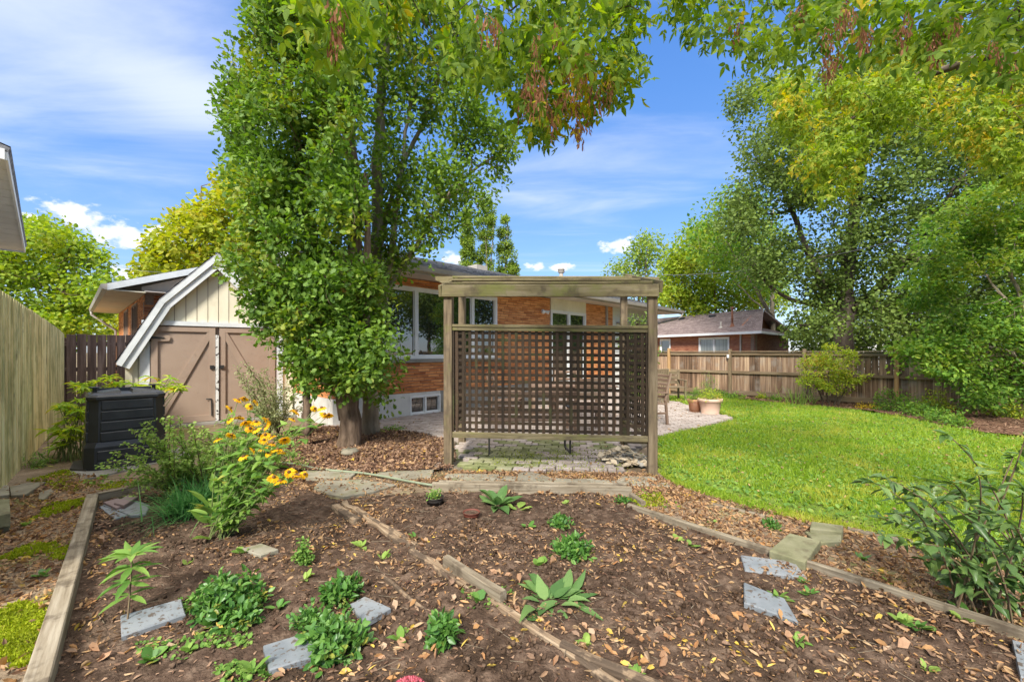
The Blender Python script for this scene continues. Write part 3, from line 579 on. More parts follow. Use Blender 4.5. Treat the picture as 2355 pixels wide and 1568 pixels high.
# ------------------------------------------------------------------ patio
def patio():
    base = npmesh('patio', *(lambda c: (np.array([(x, y, .010) for x, y in PATIO]), np.array([[a, b, c_] for a, b, c_ in c])))(__import__('mathutils').geometry.tessellate_polygon([[Vector((x, y, 0)) for x, y in PATIO]])), m_joint, kind='structure')
    ax = Vector((2.43, -.34, 0)).normalized(); ay = Vector((-ax.y, ax.x, 0)); o = Vector((-.85, 4.93, 0)); w, dp = .205, .135; cells = []
    pa = [(x, y) for x, y in PATIO]
    for j in range(-2, 90):
        for i in range(-45, 40):
            ww = w; c = o + ax * ((i + .5 * (j % 2)) * w + w / 2) + ay * (j * dp + dp / 2)
            cells.append((c, ww, dp, 0))
    P = np.array([c[0][:2] for c in cells]); ok = inside(P[:, 0], P[:, 1], pa)
    for dx, dy in ((.07, .04), (-.07, .04), (.07, -.04), (-.07, -.04)): ok &= inside(P[:, 0] + dx, P[:, 1] + dy, pa)
    cells = [c for c, k in zip(cells, ok) if k and c[0].y > 4.98]
    cells.sort(key=lambda c: c[0].y); cells_o, cells_s = cells[:300], cells[300:]
    ang = math.atan2(ax.y, ax.x)
    mks = {}
    for mm in (m_paver, m_paver_g):
        mks[mm.name] = bevel_box(w - .012, dp - .012, .05, mm, .008)
    for c, ww, dd, _ in cells_o:
        green = fbm(np.array([c.x]), np.array([c.y]), 1.5, 2, 77)[0] + .12 * rng.normal() > .30 + max(0, c.y - 6.3) * .4
        M = Matrix.Translation((c.x, c.y, .022 + .008 * random.random())) @ Matrix.Rotation(ang + random.uniform(-.02, .02), 4, 'Z') @ Matrix.Rotation(random.uniform(-.012, .012), 4, 'X') @ Matrix.Translation((-(w - .012) / 2, 0, 0))
        place('paver', mks['mossy_paver' if green else 'patio_paver'], base, M)
    mb = MB()
    for c, ww, dd, _ in cells_s:
        a = ax * (w - .012); b = ay * (dp - .012); z = .046 + .006 * random.random(); q = c - a / 2 - b / 2
        mb.box(Vector((q.x, q.y, .004)), a, b, Vector((0, 0, z - .004)))
    mb.build('far_pavers', m_paver, base, kind='stuff')
    # row of wider edging pavers along the garden side
    for i in range(12):
        c = o + ax * (.2 + i * .205) + ay * (-.055)
        M = Matrix.Translation((c.x, c.y, .018)) @ Matrix.Rotation(ang + random.uniform(-.02, .02), 4, 'Z') @ Matrix.Translation((-.097, 0, 0))
        place('edging_paver', bevel_box(.193, .13, .05, m_flag, .008), base, M)
    # low edging board on the mulch side
    board(base, G(1024, 1062), G(1046, 1022), .05, .10, m_bed, 'edging_board')
    return base
patio()

# ------------------------------------------------------------------ brick walls
def brick_wall(par, O, u, n, t0, t1, z0, z1, holes, m, nobj=0, L=.305, hh=.0665, mort=m_mortar, name='wall', near=None):
    u, n = Vector(u), Vector(n); O = Vector(O); dep = .05
    def cuts(z): return sorted([(a, b) for a, b, c, d in holes if c < z < d])
    # backing in strips around the holes
    zs = sorted(set([z0, z1] + [q for hdl in holes for q in (hdl[2], hdl[3]) if z0 < q < z1])); mb = MB()
    for a, b in zip(zs[:-1], zs[1:]):
        t = t0
        for ha, hb in cuts((a + b) / 2) + [(t1, t1)]:
            if ha > t: mb.box(O + u * t + ZUP * a - n * .2, u * (ha - t), n * .19, ZUP * (b - a))
            t = max(t, hb)
    wall = mb.build(name, mort, par)
    rows = int((z1 - z0) / hh); br = []
    for r in range(rows):
        z = z0 + r * hh; off = (r * .5 + .13 * (r % 3)) % 1 * L; t = t0 - off; cu = cuts(z + hh / 2)
        while t < t1:
            a, b = max(t, t0), min(t + L - .011, t1); t += L
            segs = [(a, b)]
            for ha, hb in cu:
                ns = []
                for x, y in segs:
                    if hb <= x or ha >= y: ns.append((x, y))
                    else:
                        if x < ha: ns.append((x, ha))
                        if y > hb: ns.append((hb, y))
                segs = ns
            for x, y in segs:
                if y - x > .03: br.append((x, y, z))
    if nobj:
        br.sort(key=near); ob, st = br[:nobj], br[nobj:]
    else: ob, st = [], br
    R = Matrix((u, -n, ZUP)).transposed().to_4x4(); R = Matrix((u, n, u.cross(n))).transposed().to_4x4()
    for x, y, z in ob:
        ln = round((y - x) / .02) * .02; me = bevel_box(max(ln - .001, .03), dep, hh - .011, m, .003)
        M = R.copy(); M.translation = O + u * x + ZUP * (z + hh / 2) + n * (-dep / 2 + random.uniform(-.0015, .0015)); place('brick', me, wall, M)
    mb = MB()
    for x, y, z in st: mb.box(O + u * x + ZUP * (z + .0055) - n * .03, u * (y - x), n * (.03 + random.uniform(-.0015, .0015)), ZUP * (hh - .011))
    if st: mb.build('upper_bricks', m, wall, kind='stuff')
    return wall
def shingles(par, name, a, b, c, d, m, row=.16, th_=.02, wid=.3):
    """courses of shingles on a sloped quad: a-b along the eave, d-c along the ridge"""
    a, b, c, d = map(Vector, (a, b, c, d)); n = (b - a).cross(d - a).normalized()
    if n.z < 0: n = -n
    hgt = max((d - a).length, (c - b).length); rows = max(int(hgt / row), 1); mb = MB(); mb.prism([a, b, c, d] if (c - d).length > 1e-3 else [a, b, c], -n * .08)
    mb2 = MB()
    for r in range(rows):
        f0, f1 = r / rows, min((r + 1.12) / rows, 1); p, q = a.lerp(d, f0), b.lerp(c, f0); p1, q1 = a.lerp(d, f1), b.lerp(c, f1); L = (q - p).length
        k = max(int(L / wid), 1); off = random.random()
        for i in range(k + 1):
            s0, s1 = max((i - off) / k, 0), min((i + 1 - off) / k, 1)
            if s1 - s0 < .002: continue
            e = n * (.018 + .004 * random.random()); P = [p.lerp(q, s0) + e, p.lerp(q, s1 - .003) + e, p1.lerp(q1, s1 - .003) + n * .004, p1.lerp(q1, s0) + n * .004]
            mb2.add(P + [P[0] - e, P[1] - e], [(0, 1, 2, 3), (4, 5, 1, 0)])
    roof = mb.build(name, m, par); mb2.build('shingles', m, roof, kind='stuff'); return roof
def window(par, O, u, n, t0, t1, z0, z1, splits, glass=m_glass, fr=.06, m=m_white, name='window', proud=.03, deep=.1):
    """frame, mullions and one pane per light; splits are positions along the wall"""
    u, n, O = Vector(u), Vector(n), Vector(O); P = lambda t, z, e=0: O + u * t + ZUP * z + n * e
    mb = MB(); mb.box(P(t0, z0, -deep), u * (t1 - t0), n * (deep + proud), ZUP * fr); mb.box(P(t0, z1 - fr, -deep), u * (t1 - t0), n * (deep + proud), ZUP * fr)
    mb.box(P(t0, z0 + fr, -deep), u * fr, n * (deep + proud), ZUP * (z1 - z0 - 2 * fr)); mb.box(P(t1 - fr, z0 + fr, -deep), u * fr, n * (deep + proud), ZUP * (z1 - z0 - 2 * fr))
    w = mb.build(name, m, par)
    ed = [t0 + fr] + list(splits) + [t1 - fr]
    for i, s in enumerate(splits):
        mb = MB(); mb.box(P(s - fr * .6, z0 + fr, -deep * .8), u * fr * 1.2, n * (deep * .8 + proud * .8), ZUP * (z1 - z0 - 2 * fr)); mb.build('mullion', m, w)
    for i in range(len(ed) - 1):
        a = ed[i] + (fr * .6 if i else 0); b = ed[i + 1] - (fr * .6 if i + 1 < len(ed) - 1 else 0); s = .022
        mb = MB()   # inner sash
        mb.box(P(a, z0 + fr, -.05), u * (b - a), n * .045, ZUP * s); mb.box(P(a, z1 - fr - s, -.05), u * (b - a), n * .045, ZUP * s)
        mb.box(P(a, z0 + fr + s, -.05), u * s, n * .045, ZUP * (z1 - z0 - 2 * fr - 2 * s)); mb.box(P(b - s, z0 + fr + s, -.05), u * s, n * .045, ZUP * (z1 - z0 - 2 * fr - 2 * s))
        mb.build('sash', m, w)
        mb = MB(); mb.box(P(a + s, z0 + fr + s, -.04), u * (b - a - 2 * s), n * .012, ZUP * (z1 - z0 - 2 * fr - 2 * s)); mb.build('pane', glass, w)
    return w

# ------------------------------------------------------------------ the house
HO = Vector((-2.80, 8.85, 0))
def house():
    th = thing('brick_house', HO, 'single storey orange brick house with white picture window behind the patio', 'house')
    P = lambda t, z=0, e=0: HO + U * t + ZUP * z + NV * e
    holes = [(.10, 3.45, 1.28, 2.88), (5.71, 7.62, .18, 3.1), (.75, 1.62, 0, .5)]
    wall = brick_wall(th, HO, U, NV, -.93, 9.35, .53, 3.1, holes, m_brick, 300, near=lambda b: (b[2] > 1.25 or b[0] < .1) * 50 + abs(b[0] - 1.5) + (b[2] > 1.25) * 1)
    brick_wall(th, HO - U * .93, -NV, -U, 0, 4.5, .53, 3.1, [], m_brick, 0, name='side_wall')
    # foundation in pieces round the basement window
    for a, b, z0, z1 in ((-.93, .78, 0, .53), (1.60, 9.35, 0, .53), (.78, 1.60, .46, .53), (.78, 1.60, 0, .04)):
        mb = MB(); mb.box(P(a, z0, -.22), U * (b - a), NV * .235, ZUP * (z1 - z0)); mb.build('foundation', m_conc if a > 1.5 else m_found, th)
    mb = MB(); mb.box(P(-.93, 0, -4.7), U * .2, NV * 4.5, ZUP * .53); mb.build('foundation', m_found, th)
    mb = MB(); mb.box(P(.70, .0, .015), U * 2.6, NV * .05, ZUP * .035); mb.build('footing', m_conc, th)
    window(th, HO, U, NV, .78, 1.60, .04, .46, [1.19], fr=.035, name='basement_window')
    window(th, HO, U, NV, .10, 3.45, 1.28, 2.88, [.95, 2.61], fr=.075, name='picture_window')
    mb = MB(); mb.box(P(.0, 1.205, -.06), U * 3.55, NV * .12, ZUP * .07); mb.build('window_sill', m_conc, th)
    dr = window(th, HO, U, NV, 5.73, 7.60, .20, 2.72, [6.68], fr=.07, name='patio_door')
    mb = MB(); mb.box(P(6.60, 1.2, .03), U * .025, NV * .04, ZUP * .3); mb.build('handle', m_gutter, dr)
    mb = MB(); mb.box(P(5.73, 2.72, -.1), U * 1.87, NV * .12, ZUP * .38); mb.build('door_head_panel', m_cream, th)
    mb = MB(); mb.box(P(5.6, 0, .0), U * 2.1, NV * .35, ZUP * .17); mb.build('door_step', m_conc, th)
    # white siding of the porch end
    for i in range(22):
        mb = MB(); z = i * .145; mb.prism([P(9.35, z, -.03), P(9.35, z, -.005), P(9.35, z + .145, -.03)], U * 3.6)
        mb.build('siding_board', m_siding, th)
    mb = MB(); mb.box(P(9.35, 0, -.2), U * 3.6, NV * .165, ZUP * 3.1); mb.build('end_wall', m_siding, th)
    # eaves, soffit panels, gutter
    E = lambda t, z=0, e=0: P(t, z, .7 + e)
    for i in range(30):
        a = -1.55 + i * .515; mb = MB(); mb.box(P(a, 3.07 + (i % 2) * .004, .0 if a < 9.3 else -.03), U * .505, NV * .69, ZUP * .02); mb.build('soffit_panel', m_soffit, th)
    mb = MB(); mb.box(P(9.35, 3.074, -1.5), U * 4.4, NV * 1.46, ZUP * .015); mb.build('porch_ceiling', m_siding, th)
    mb = MB(); mb.box(E(-1.6, 3.05, -.02), U * 15.5, NV * .02, ZUP * .17); mb.build('fascia', m_gutter, th)
    mb = MB(); mb.prism([E(-1.6, 3.10, .002), E(-1.6, 3.08, .05), E(-1.6, 3.10, .09), E(-1.6, 3.19, .11), E(-1.6, 3.19, .095), E(-1.6, 3.20, .002)], U * 15.5); mb.build('gutter', m_gutter, th)
    mb = MB(); mb.tube([E(13.75, 3.12, .05), E(13.75, 2.95, .03), E(13.55, 2.82, -.15), P(12.6, 2.62, .25), P(9.6, 2.5, .05)], .04, 8); mb.build('elbow_pipe', m_gutter, th, smooth=True)
    mb = MB(); mb.box(P(8.84, .0, .01), U * .08, NV * .06, ZUP * 3.06); mb.build('downspout', m_gutter, th)
    # hipped roof
    A, B = E(-1.65, 3.17, .06), E(13.95, 3.17, .06); R1, R2 = P(2.1, 4.42, -3.4), P(10.1, 4.42, -3.4); C_, D_ = P(13.95, 3.17, -7.5), P(-1.65, 3.17, -7.5)
    shingles(th, 'roof', A, B, R2, R1, m_shing); shingles(th, 'roof', B, C_, R2, R2, m_shing); shingles(th, 'roof', C_, D_, R1, R2, m_shing, .4, wid=1.5); shingles(th, 'roof', D_, A, R1, R1, m_shing, .4, wid=1.5)
    mb = MB(); mb.tube([P(10.6, 3.9, -3.3), P(10.6, 4.9, -3.3)], .09, 10); mb.lathe(P(10.6, 4.88, -3.3), [(.09, 0), (.16, .05), (.13, .14), (.17, .16), (.09, .24), (.0, .27)], 10); mb.build('flue', m_gutter, th, smooth=True)
    mb = MB(); mb.box(P(5.4, 4.2, -3.0), U * .5, NV * -.5, ZUP * .28); mb.build('roof_vent', m_gutter, th)
    # twin flood lamp
    fl = MB(); c = P(5.31, 2.64, .01); fl.tube([c, c + NV * .06], .055, 12)
    for s in (-1, 1):
        d = (NV + U * s * .5 - ZUP * .4).normalized(); fl.tube([c + NV * .05, c + NV * .07 + U * s * .07, c + NV * .07 + U * s * .07 + d * .12], [.02, .03, .06], 12)
    fl.build('flood_lamp', m_white, th, smooth=True)
    return th
house()
def wing():
    O = Vector((-10.0, 11.6, 0)); th = thing('house_wing', O, 'brick gable end with wide white soffit showing behind the garden shed', 'house')
    P = lambda t, z=0, e=0: O + U * t + ZUP * z + NV * e
    brick_wall(th, O, U, NV, 0, 8.4, 0, 3.05, [], m_brick, 0, name='gable_wall')
    brick_wall(th, O, -NV, -U, 0, 8.5, 0, 3.05, [(1.6, 3.0, .9, 2.9), (4.4, 5.8, .9, 2.9)], m_brick, 0, name='side_wall')
    window(th, O, -NV, -U, 1.6, 3.0, .9, 2.9, [2.3], fr=.06, m=m_taupe); window(th, O, -NV, -U, 4.4, 5.8, .9, 2.9, [5.1], fr=.06, m=m_taupe)
    s = .36; w = 4.6
    for sg, t0 in ((1, -.75), (-1, -.75 + 2 * w)):
        a = P(t0, 3.16, .45); r = P(t0 + sg * w, 3.16 + w * s, .45); b = NV * -9.2
        roof = shingles(th, 'roof', a, a + b, r + b, r, m_shing, .3, wid=.9)
        mb = MB(); dn = ZUP * -.17; mb.prism([a + NV * .015, r + NV * .015, r + NV * .015 + dn, a + NV * .015 + dn], NV * .03); mb.build('rake_board', m_rake, th)
        for k in range(8):           # planked underside of the rake overhang
            f0, f1 = k / 8, (k + 1) / 8 - .008; p, q = a.lerp(r, f0) + dn * .6, a.lerp(r, f1) + dn * .6
            mb = MB(); mb.prism([p, q, q - NV * .45, p - NV * .45], ZUP * -.018); mb.build('soffit_board', m_soffit, th)
    g = MB(); g.prism([P(-.05, 3.05, -.02), P(8.5, 3.05, -.02), P(8.5, 3.2, -.02), P(-.75 + w, 3.05 + w * s, -.02), P(-.05, 3.2, -.02)], NV * -.12); g.build('gable_panel', m_soffit, th)
    mb = MB(); mb.box(P(-.75, 3.0, .43), U * .75, NV * -9, ZUP * .025); mb.build('soffit', m_cream, th)
    mb = MB(); mb.box(P(-.03, 3.03, .01), U * 2.6, NV * .44, ZUP * .02); mb.build('soffit', m_soffit, th)
    mb = MB(); mb.prism([P(-.75, 3.0, .45), P(-.84, 3.03, .45), P(-.87, 3.14, .45), P(-.75, 3.16, .45)], NV * -9.1); mb.build('gutter', m_gutter, th)
    mb = MB(); mb.tube([P(-.8, 3.02, -8.3), P(-.8, 2.9, -8.3), P(-.1, 2.3, -8.3), P(-.1, 0, -8.3)], .045, 8); mb.build('downspout', m_gutter, th, smooth=True)
wing()
def neighbour_right():
    a = Vector((-.45, .89, 0)).normalized(); b = U.copy(); C1 = Vector((12.86, 22, 0)); th = thing('neighbour_house', C1, 'low brick house with brown shingle roof beyond the weathered fence', 'house')
    O = C1 + a * .5 + b * .5; n = -b; na = Vector((a.y, -a.x, 0)) * -1
    nf = Vector((-a.y, a.x, 0)); nf = nf if nf.dot(Vector((0, 0, 0)) - O) > 0 else -nf
    brick_wall(th, O, a, nf, 0, 14, 0, 2.45, [(1.5, 3.55, 1.0, 2.28), (5.75, 6.65, 1.2, 2.28)], m_brick2, 0, name='front_wall')
    window(th, O, a, nf, 1.5, 3.55, 1.0, 2.28, [2.5], glass=m_curt, fr=.09); window(th, O, a, nf, 5.75, 6.65, 1.2, 2.28, [], fr=.1)
    nb = Vector((b.y, -b.x, 0)); nb = nb if nb.dot(-O) > 0 else -nb
    brick_wall(th, O, b, nb, 0, 8, 0, 2.45, [], m_brick2, 0, name='side_wall')
    Z = lambda p, z: Vector((p.x, p.y, z)); e0, e1 = Z(C1, 2.5), Z(C1 + a * 15, 2.5); r0, r1 = Z(C1 + b * 4 + a * 1.0, 4.02), Z(C1 + b * 4 + a * 15, 4.02)
    shingles(th, 'roof', e1, e0, r0, r1, m_shing2, .2, wid=.5); q0, q1 = Z(C1 + b * 8.6, 2.5), Z(C1 + b * 8.6 + a * 15, 2.5); shingles(th, 'roof', q0, q1, r1, r0, m_shing2, .4, wid=1)
    shingles(th, 'roof_skirt', e0, q0, Z(C1 + b * 7.4 + a * 1.3, 2.9), Z(C1 + b * 1.0 + a * 1.3, 2.9), m_shing2, .3, wid=.8)
    mb = MB(); p, q = Z(C1 + a * 1.35 + b * 1.0, 2.9), Z(C1 + a * 1.35 + b * 7.4, 2.9); mb.prism([p, q, r0 + a * .35], a * .1); mb.build('gable_wall', m_brick2, th)
    mb = MB(); mb.prism([e0 + b * 1.0 + a * .8 + ZUP * .35, r0, r0 - ZUP * .16, e0 + b * 1.0 + a * .8 + ZUP * .19], -a * .05); mb.build('rake_board', m_rake, th)
    mb = MB(); mb.box(e0 - ZUP * .12 - b * .03, a * 15, b * .06, ZUP * .13); mb.build('gutter', m_white, th); mb = MB(); mb.box(e0 - ZUP * .12 - a * .03, b * 8.6, a * .05, ZUP * .12); mb.build('gutter', m_white, th)
    mb = MB(); mb.prism([e0 - ZUP * .1, e1 - ZUP * .1, e1 - ZUP * .1 + b * .5, e0 - ZUP * .1 + b * .5], ZUP * .02); mb.build('soffit', m_white, th)
    mb = MB(); mb.box(O + a * .75 + nf * .01, a * .08, nf * .06, ZUP * 2.4); mb.build('downspout', m_gutter, th)
    def onroof(s, w_): return Z(C1 + a * s + b * w_, 2.5 + 1.52 * w_ / 4)
    m_rust = surf('rusty_flue', [(.16, .06, .03), (.34, .16, .10)], (9, 9, 3), rough=.9, bump=.3)
    p = onroof(2.0, 1.0); mb = MB(); mb.tube([p - ZUP * .1, p + ZUP * 1.05], .055, 10); mb.lathe(p + ZUP * 1.0, [(.05, 0), (.11, .03), (.09, .1), (.0, .14)], 10); mb.lathe(p, [(.16, -.03), (.08, .12), (.055, .2)], 10); mb.lathe(p, [(.07, .42), (.08, .45), (.055, .5)], 10); mb.build('flue', m_rust, th, smooth=True)
    p = onroof(2.7, .9); mb = MB(); mb.tube([p - ZUP * .1, p + ZUP * .35], .045, 8); mb.lathe(p, [(.14, -.03), (.05, .1)], 10); mb.build('vent_pipe', m_gutter, th, smooth=True)
    p = onroof(7.8, 1.2); mb = MB(); mb.tube([p - ZUP * .1, p + ZUP * .3], .05, 8); mb.build('vent_pipe', m_gutter, th, smooth=True)
    for s in (4.0, 6.5, 10.5): p = onroof(s, 3.1); mb = MB(); mb.box(p, a * .45, b * .35, ZUP * .17); mb.build('roof_vent', m_black, th)
neighbour_right()
def neighbour_left():
    E1 = Vector((-7.24, 6.09, 0)); E2 = Vector((-13.5, 11.8, 0)); al = (E2 - E1).normalized(); inn = Vector((al.y, -al.x, 0)); inn = inn if inn.x < 0 else -inn; A0 = E1.copy()
    th = thing('siding_house', A0, 'neighbouring house corner with pale grey soffit high over the side fence', 'house'); L = (E2 - A0).length; z = 4.2
    for i in range(int(L / .3)):
        mb = MB(); mb.box(A0 + al * (i * .3) + ZUP * (z + (i % 2) * .003), al * .292, inn * 1.0, ZUP * .015); mb.build('soffit_panel', m_siding, th)
    mb = MB(); mb.box(A0 + ZUP * (z - .02) - inn * .03, al * L, inn * .03, ZUP * .15); mb.build('fascia', m_white, th)
    mb = MB(); mb.box(A0 - al * .03 + ZUP * (z - .02), al * .03, inn * 1.2, ZUP * .15); mb.build('end_fascia', m_white, th)
    mb = MB(); mb.box(A0 + al * L + ZUP * (z - .02), al * .03, inn * 1.2, ZUP * .15); mb.build('end_fascia', m_rake, th)
    for i in range(20):
        mb = MB(); p = A0 + inn * 1.0 + ZUP * (i * .21); mb.prism([p, p - inn * .025, p + ZUP * .21], al * (L - .4)); mb.build('siding_board', m_rake, th)
    mb = MB(); mb.box(A0 + inn * 1.02, al * (L - .4), inn * 5, ZUP * z); mb.build('wall', m_siding, th)
    a, b = A0 + ZUP * (z + .17) - inn * .05, A0 + al * L + ZUP * (z + .17) - inn * .05; shingles(th, 'roof', a, b, b + inn * 4 + ZUP * 1.4, a + inn * 4 + ZUP * 1.4, m_shing, .5, wid=2)
neighbour_left()
def far_garage():
    c = W(2010, 800, 34); th = thing('white_garage', (c.x, c.y, 0), 'small white gabled outbuilding glimpsed over the weathered fence', 'garage'); mb = MB(); w, d, h = 4.4, 5, 1.75
    o = Vector((c.x - w / 2, c.y, 0)); mb.box(o, (w, 0, 0), (0, d, 0), (0, 0, h)); mb.prism([o + ZUP * h, o + Vector((w, 0, h)), o + Vector((w / 2, 0, h + .55))], (0, d, 0)); mb.build('wall', m_siding, th)
    mb = MB()
    for s, x in ((1, -.2), (-1, w + .2)): mb.prism([o + Vector((x, -.2, h + .04)), o + Vector((w / 2, -.2, h + .66)), o + Vector((w / 2, -.2, h + .74)), o + Vector((x, -.2, h + .12))], (0, d + .4, 0))
    mb.build('roof', m_shing, th)
far_garage()

# ------------------------------------------------------------------ garden shed
def shed():
    O = Vector((-5.99, 8.67, 0)); th = thing('garden_shed', O, 'cream gambrel garden shed with taupe double doors', 'shed')
    U = Vector((.79, .613, 0)).normalized(); NV = Vector((U.y, -U.x, 0))
    P = lambda t, z=0, e=0: O + U * t + ZUP * z + NV * e
    out = [(-1.39, 1.40), (-.82, 2.42), (0, 3.28), (.82, 2.42), (1.39, 1.40)]
    def top(t):
        for (a, za), (b, zb) in zip(out[:-1], out[1:]):
            if a <= t <= b: return za + (zb - za) * (t - a) / (b - a)
        return 1.4
    def vert(t0, t1, zb, name='siding_board'):
        pts = [(t0, zb), (t1, zb), (t1, top(t1))] + [(t, z) for t, z in out[::-1] if t0 + .005 < t < t1 - .005] + [(t0, top(t0))]
        pts = [p for i, p in enumerate(pts) if i < 2 or p[1] > zb]
        if len(pts) > 2: mb = MB(); mb.prism([P(t, z, -.02) for t, z in pts], NV * .02); mb.build(name, m_cream, th)
    # dark core, so the joints read as recesses
    core = MB(); core.prism([P(t, z, -.03) for t, z in [(-1.37, 0), (1.37, 0)] + [(t * .98, z - .03) for t, z in out[::-1]]], NV * -2.6); core.build('side_walls', m_cream, th)
    back = MB(); back.prism([P(t, z, -.028) for t, z in [(-1.36, .05), (1.36, .05)] + [(t * .975, z - .04) for t, z in out[::-1]]], NV * .006); back.build('backing', m_taupe, th)
    t = -1.38
    while t < 1.36: vert(t, min(t + .164, 1.38), 2.0 if abs(t + .08) < 1.05 else .04); t += .176
    for s in (-1, 1):
        mb = MB(); mb.box(P(s * 1.115 - .07, .04, .004), U * .14, NV * .03, ZUP * 1.90); mb.build('door_jamb', m_rake, th)
        mb = MB(); mb.box(P(s * 1.34 - .05, .04, .004), U * .1, NV * .022, ZUP * 1.34); mb.build('corner_board', m_cream, th)
    mb = MB(); mb.box(P(-1.16, 1.95, .002), U * 2.32, NV * .05, ZUP * .085); mb.build('lintel_trim', m_rake, th)
    for s in (-1, 1):
        a, b = (-1.03, -.035) if s < 0 else (.035, 1.03); zb, zt = .06, 1.92; mb = MB(); mb.box(P(a, zb, .0), U * (b - a), NV * .03, ZUP * (zt - zb)); d = mb.build('door', m_taupe, th)
        fr = .10
        for nm, (x, z, w, h) in {'stile': (a, zb, fr, zt - zb), 'rail': (a + fr, zt - .085, b - a - 2 * fr, .085)}.items():
            mb = MB(); mb.box(P(x, z, .03), U * w, NV * .032, ZUP * h); mb.build(nm, m_taupe, d)
        for x, z, w, h in ((b - fr, zb, fr, zt - zb), (a + fr, zb, b - a - 2 * fr, .12)):
            mb = MB(); mb.box(P(x, z, .03), U * w, NV * .032, ZUP * h); mb.build('stile', m_taupe, d)
        x0, x1 = (a + fr, b - fr) if s < 0 else (b - fr, a + fr); sx = 1 if s < 0 else -1; ya, yb, wv = zb + .12, zt - .085, .16
        mb = MB(); mb.prism([P(x0, ya, .03), P(x0 + sx * .09, ya, .03), P(x1, yb - wv, .03), P(x1, yb, .03), P(x1 - sx * .03, yb, .03), P(x0, ya + wv, .03)], NV * .028); mb.build('brace', m_taupe, d)
        if s < 0:
            h = MB(); h.box(P(a - .13, 1.66, .066), U * .14, NV * .012, ZUP * .10); h.prism([P(a, 1.685, .067), P(a + .20, 1.70, .067), P(a + .20, 1.715, .067), P(a, 1.735, .067)], NV * .014); h.tube([P(a - .005, 1.64, .078), P(a - .005, 1.78, .078)], .016, 8); h.build('hinge', m_black, d)
            h = MB(); h.prism([P(a, 1.64, .0625), P(a + .27, 1.65, .0625), P(a + .29, 1.70, .0625), P(a + .27, 1.76, .0625), P(a, 1.77, .0625)], NV * .004); h.build('hinge_pad', m_taupe, d)
            h = MB(); h.box(P(b - .09, 1.10, .063), U * .07, NV * .03, ZUP * .07); h.box(P(b - .02, 1.125, .07), U * .10, NV * .015, ZUP * .02); h.build('bolt', m_black, d)
            h = MB(); h.tube([P(b - .15, .50, .06), P(b - .07, .50, .07), P(b - .06, .42, .075), P(b - .055, .16, .075)], .013, 8); h.build('cane_bolt', m_black, d)
        else:
            h = MB(); h.box(P(a + .01, 1.10, .063), U * .06, NV * .03, ZUP * .07); h.build('bolt', m_black, d)
    mb = MB(); mb.box(P(-.03, .06, .035), U * .05, NV * .055, ZUP * 1.72); mb.build('centre_strip', m_peel, th)
    mb = MB(); mb.box(P(-1.42, 0, -2.7), U * 2.84, NV * 2.85, ZUP * .05); mb.build('floor_slab', m_conc, th)
    # roof faces and doubled rake boards
    ro = [(-1.50, 1.22), (-.90, 2.40), (0, 3.40), (.90, 2.40), (1.50, 1.22)]
    for (a, za), (b, zb) in zip(ro[:-1], ro[1:]):
        shingles(th, 'roof', P(a, za + .03, .17), P(a, za + .03, -2.75), P(b, zb + .03, -2.75), P(b, zb + .03, .17), m_shing, .3, wid=.6)
        nn = Vector((-(zb - za), b - a)).normalized()
        def off(t, z, k): return (t - nn.x * k * 1, z - nn.y * k)
        for k0, k1, e, nm in ((.0, .085, .155, 'rake_board'), (.08, .20, .125, 'rake_trim')):
            A0, A1, B0, B1 = off(a, za, k0), off(a, za, k1), off(b, zb, k0), off(b, zb, k1)
            mb = MB(); mb.prism([P(*A0, e), P(*B0, e), P(*B1, e), P(*A1, e)], NV * (.028 if nm == 'rake_board' else .026)); mb.build(nm, m_rake, th)
shed()

# ------------------------------------------------------------------ fences
def left_fence():
    A, B = Vector((-9.79, 9.3, 0)), Vector((-5.28, 4.4, 0)); d = (B - A).normalized(); L = (B - A).length + 3.2; n = Vector((-d.y, d.x, 0)); n = n if n.dot(-A) > 0 else -n
    th = thing('side_fence', A, 'tall greenish weathered cedar fence rising along the garden side', 'fence'); t = 0
    hf = lambda t: 1.82 + .25 * min(t / 6.6, 1.0) ** .7
    k = 0
    while t < L:
        front = k % 2 == 0; w = random.choice((.088, .095, .102)) if front else .095; e = .012 if front else -.020; vis = w if front else .058; p = A + d * (t + vis / 2) + n * e; h = hf(t) + random.uniform(-.006, .006) - (0 if front else .012)
        board(th, p, p + ZUP * h + d * random.uniform(-.008, .008), .018, w, m_fence_l, 'board', up=d); t += vis; k += 1
    for z in (.35, 1.0, 1.6): board(th, A - n * .04 + ZUP * z, A + d * L - n * .04 + ZUP * (z + .1), .038, .085, m_fence_l, 'rail')
    for i in range(5): p = A + d * (i * 2.3 + .1) - n * .1; board(th, p, p + ZUP * 1.8, .09, .09, m_fence_l, 'post', up=d)
left_fence()
def dark_fence():
    A = Vector((-9.79, 9.3, 0)); th = thing('back_fence', A, 'dark brown vertical board fence between side fence and shed', 'fence'); t = .05
    while t < 3.9:
        p = A + U * (t + .08); board(th, p, p + ZUP * (1.83 + random.uniform(-.008, .008)), .02, .15, m_fence_d, 'board', up=U); t += .161
    for z in (.4, 1.05, 1.62): board(th, A - NV * .035 + ZUP * z, A + U * 4 - NV * .035 + ZUP * z, .04, .09, m_fence_d, 'rail')
    for i in range(3): p = A + U * (i * 1.9 + .02) - NV * .1; board(th, p, p + ZUP * 1.75, .09, .09, m_fence_d, 'post', up=U)
dark_fence()
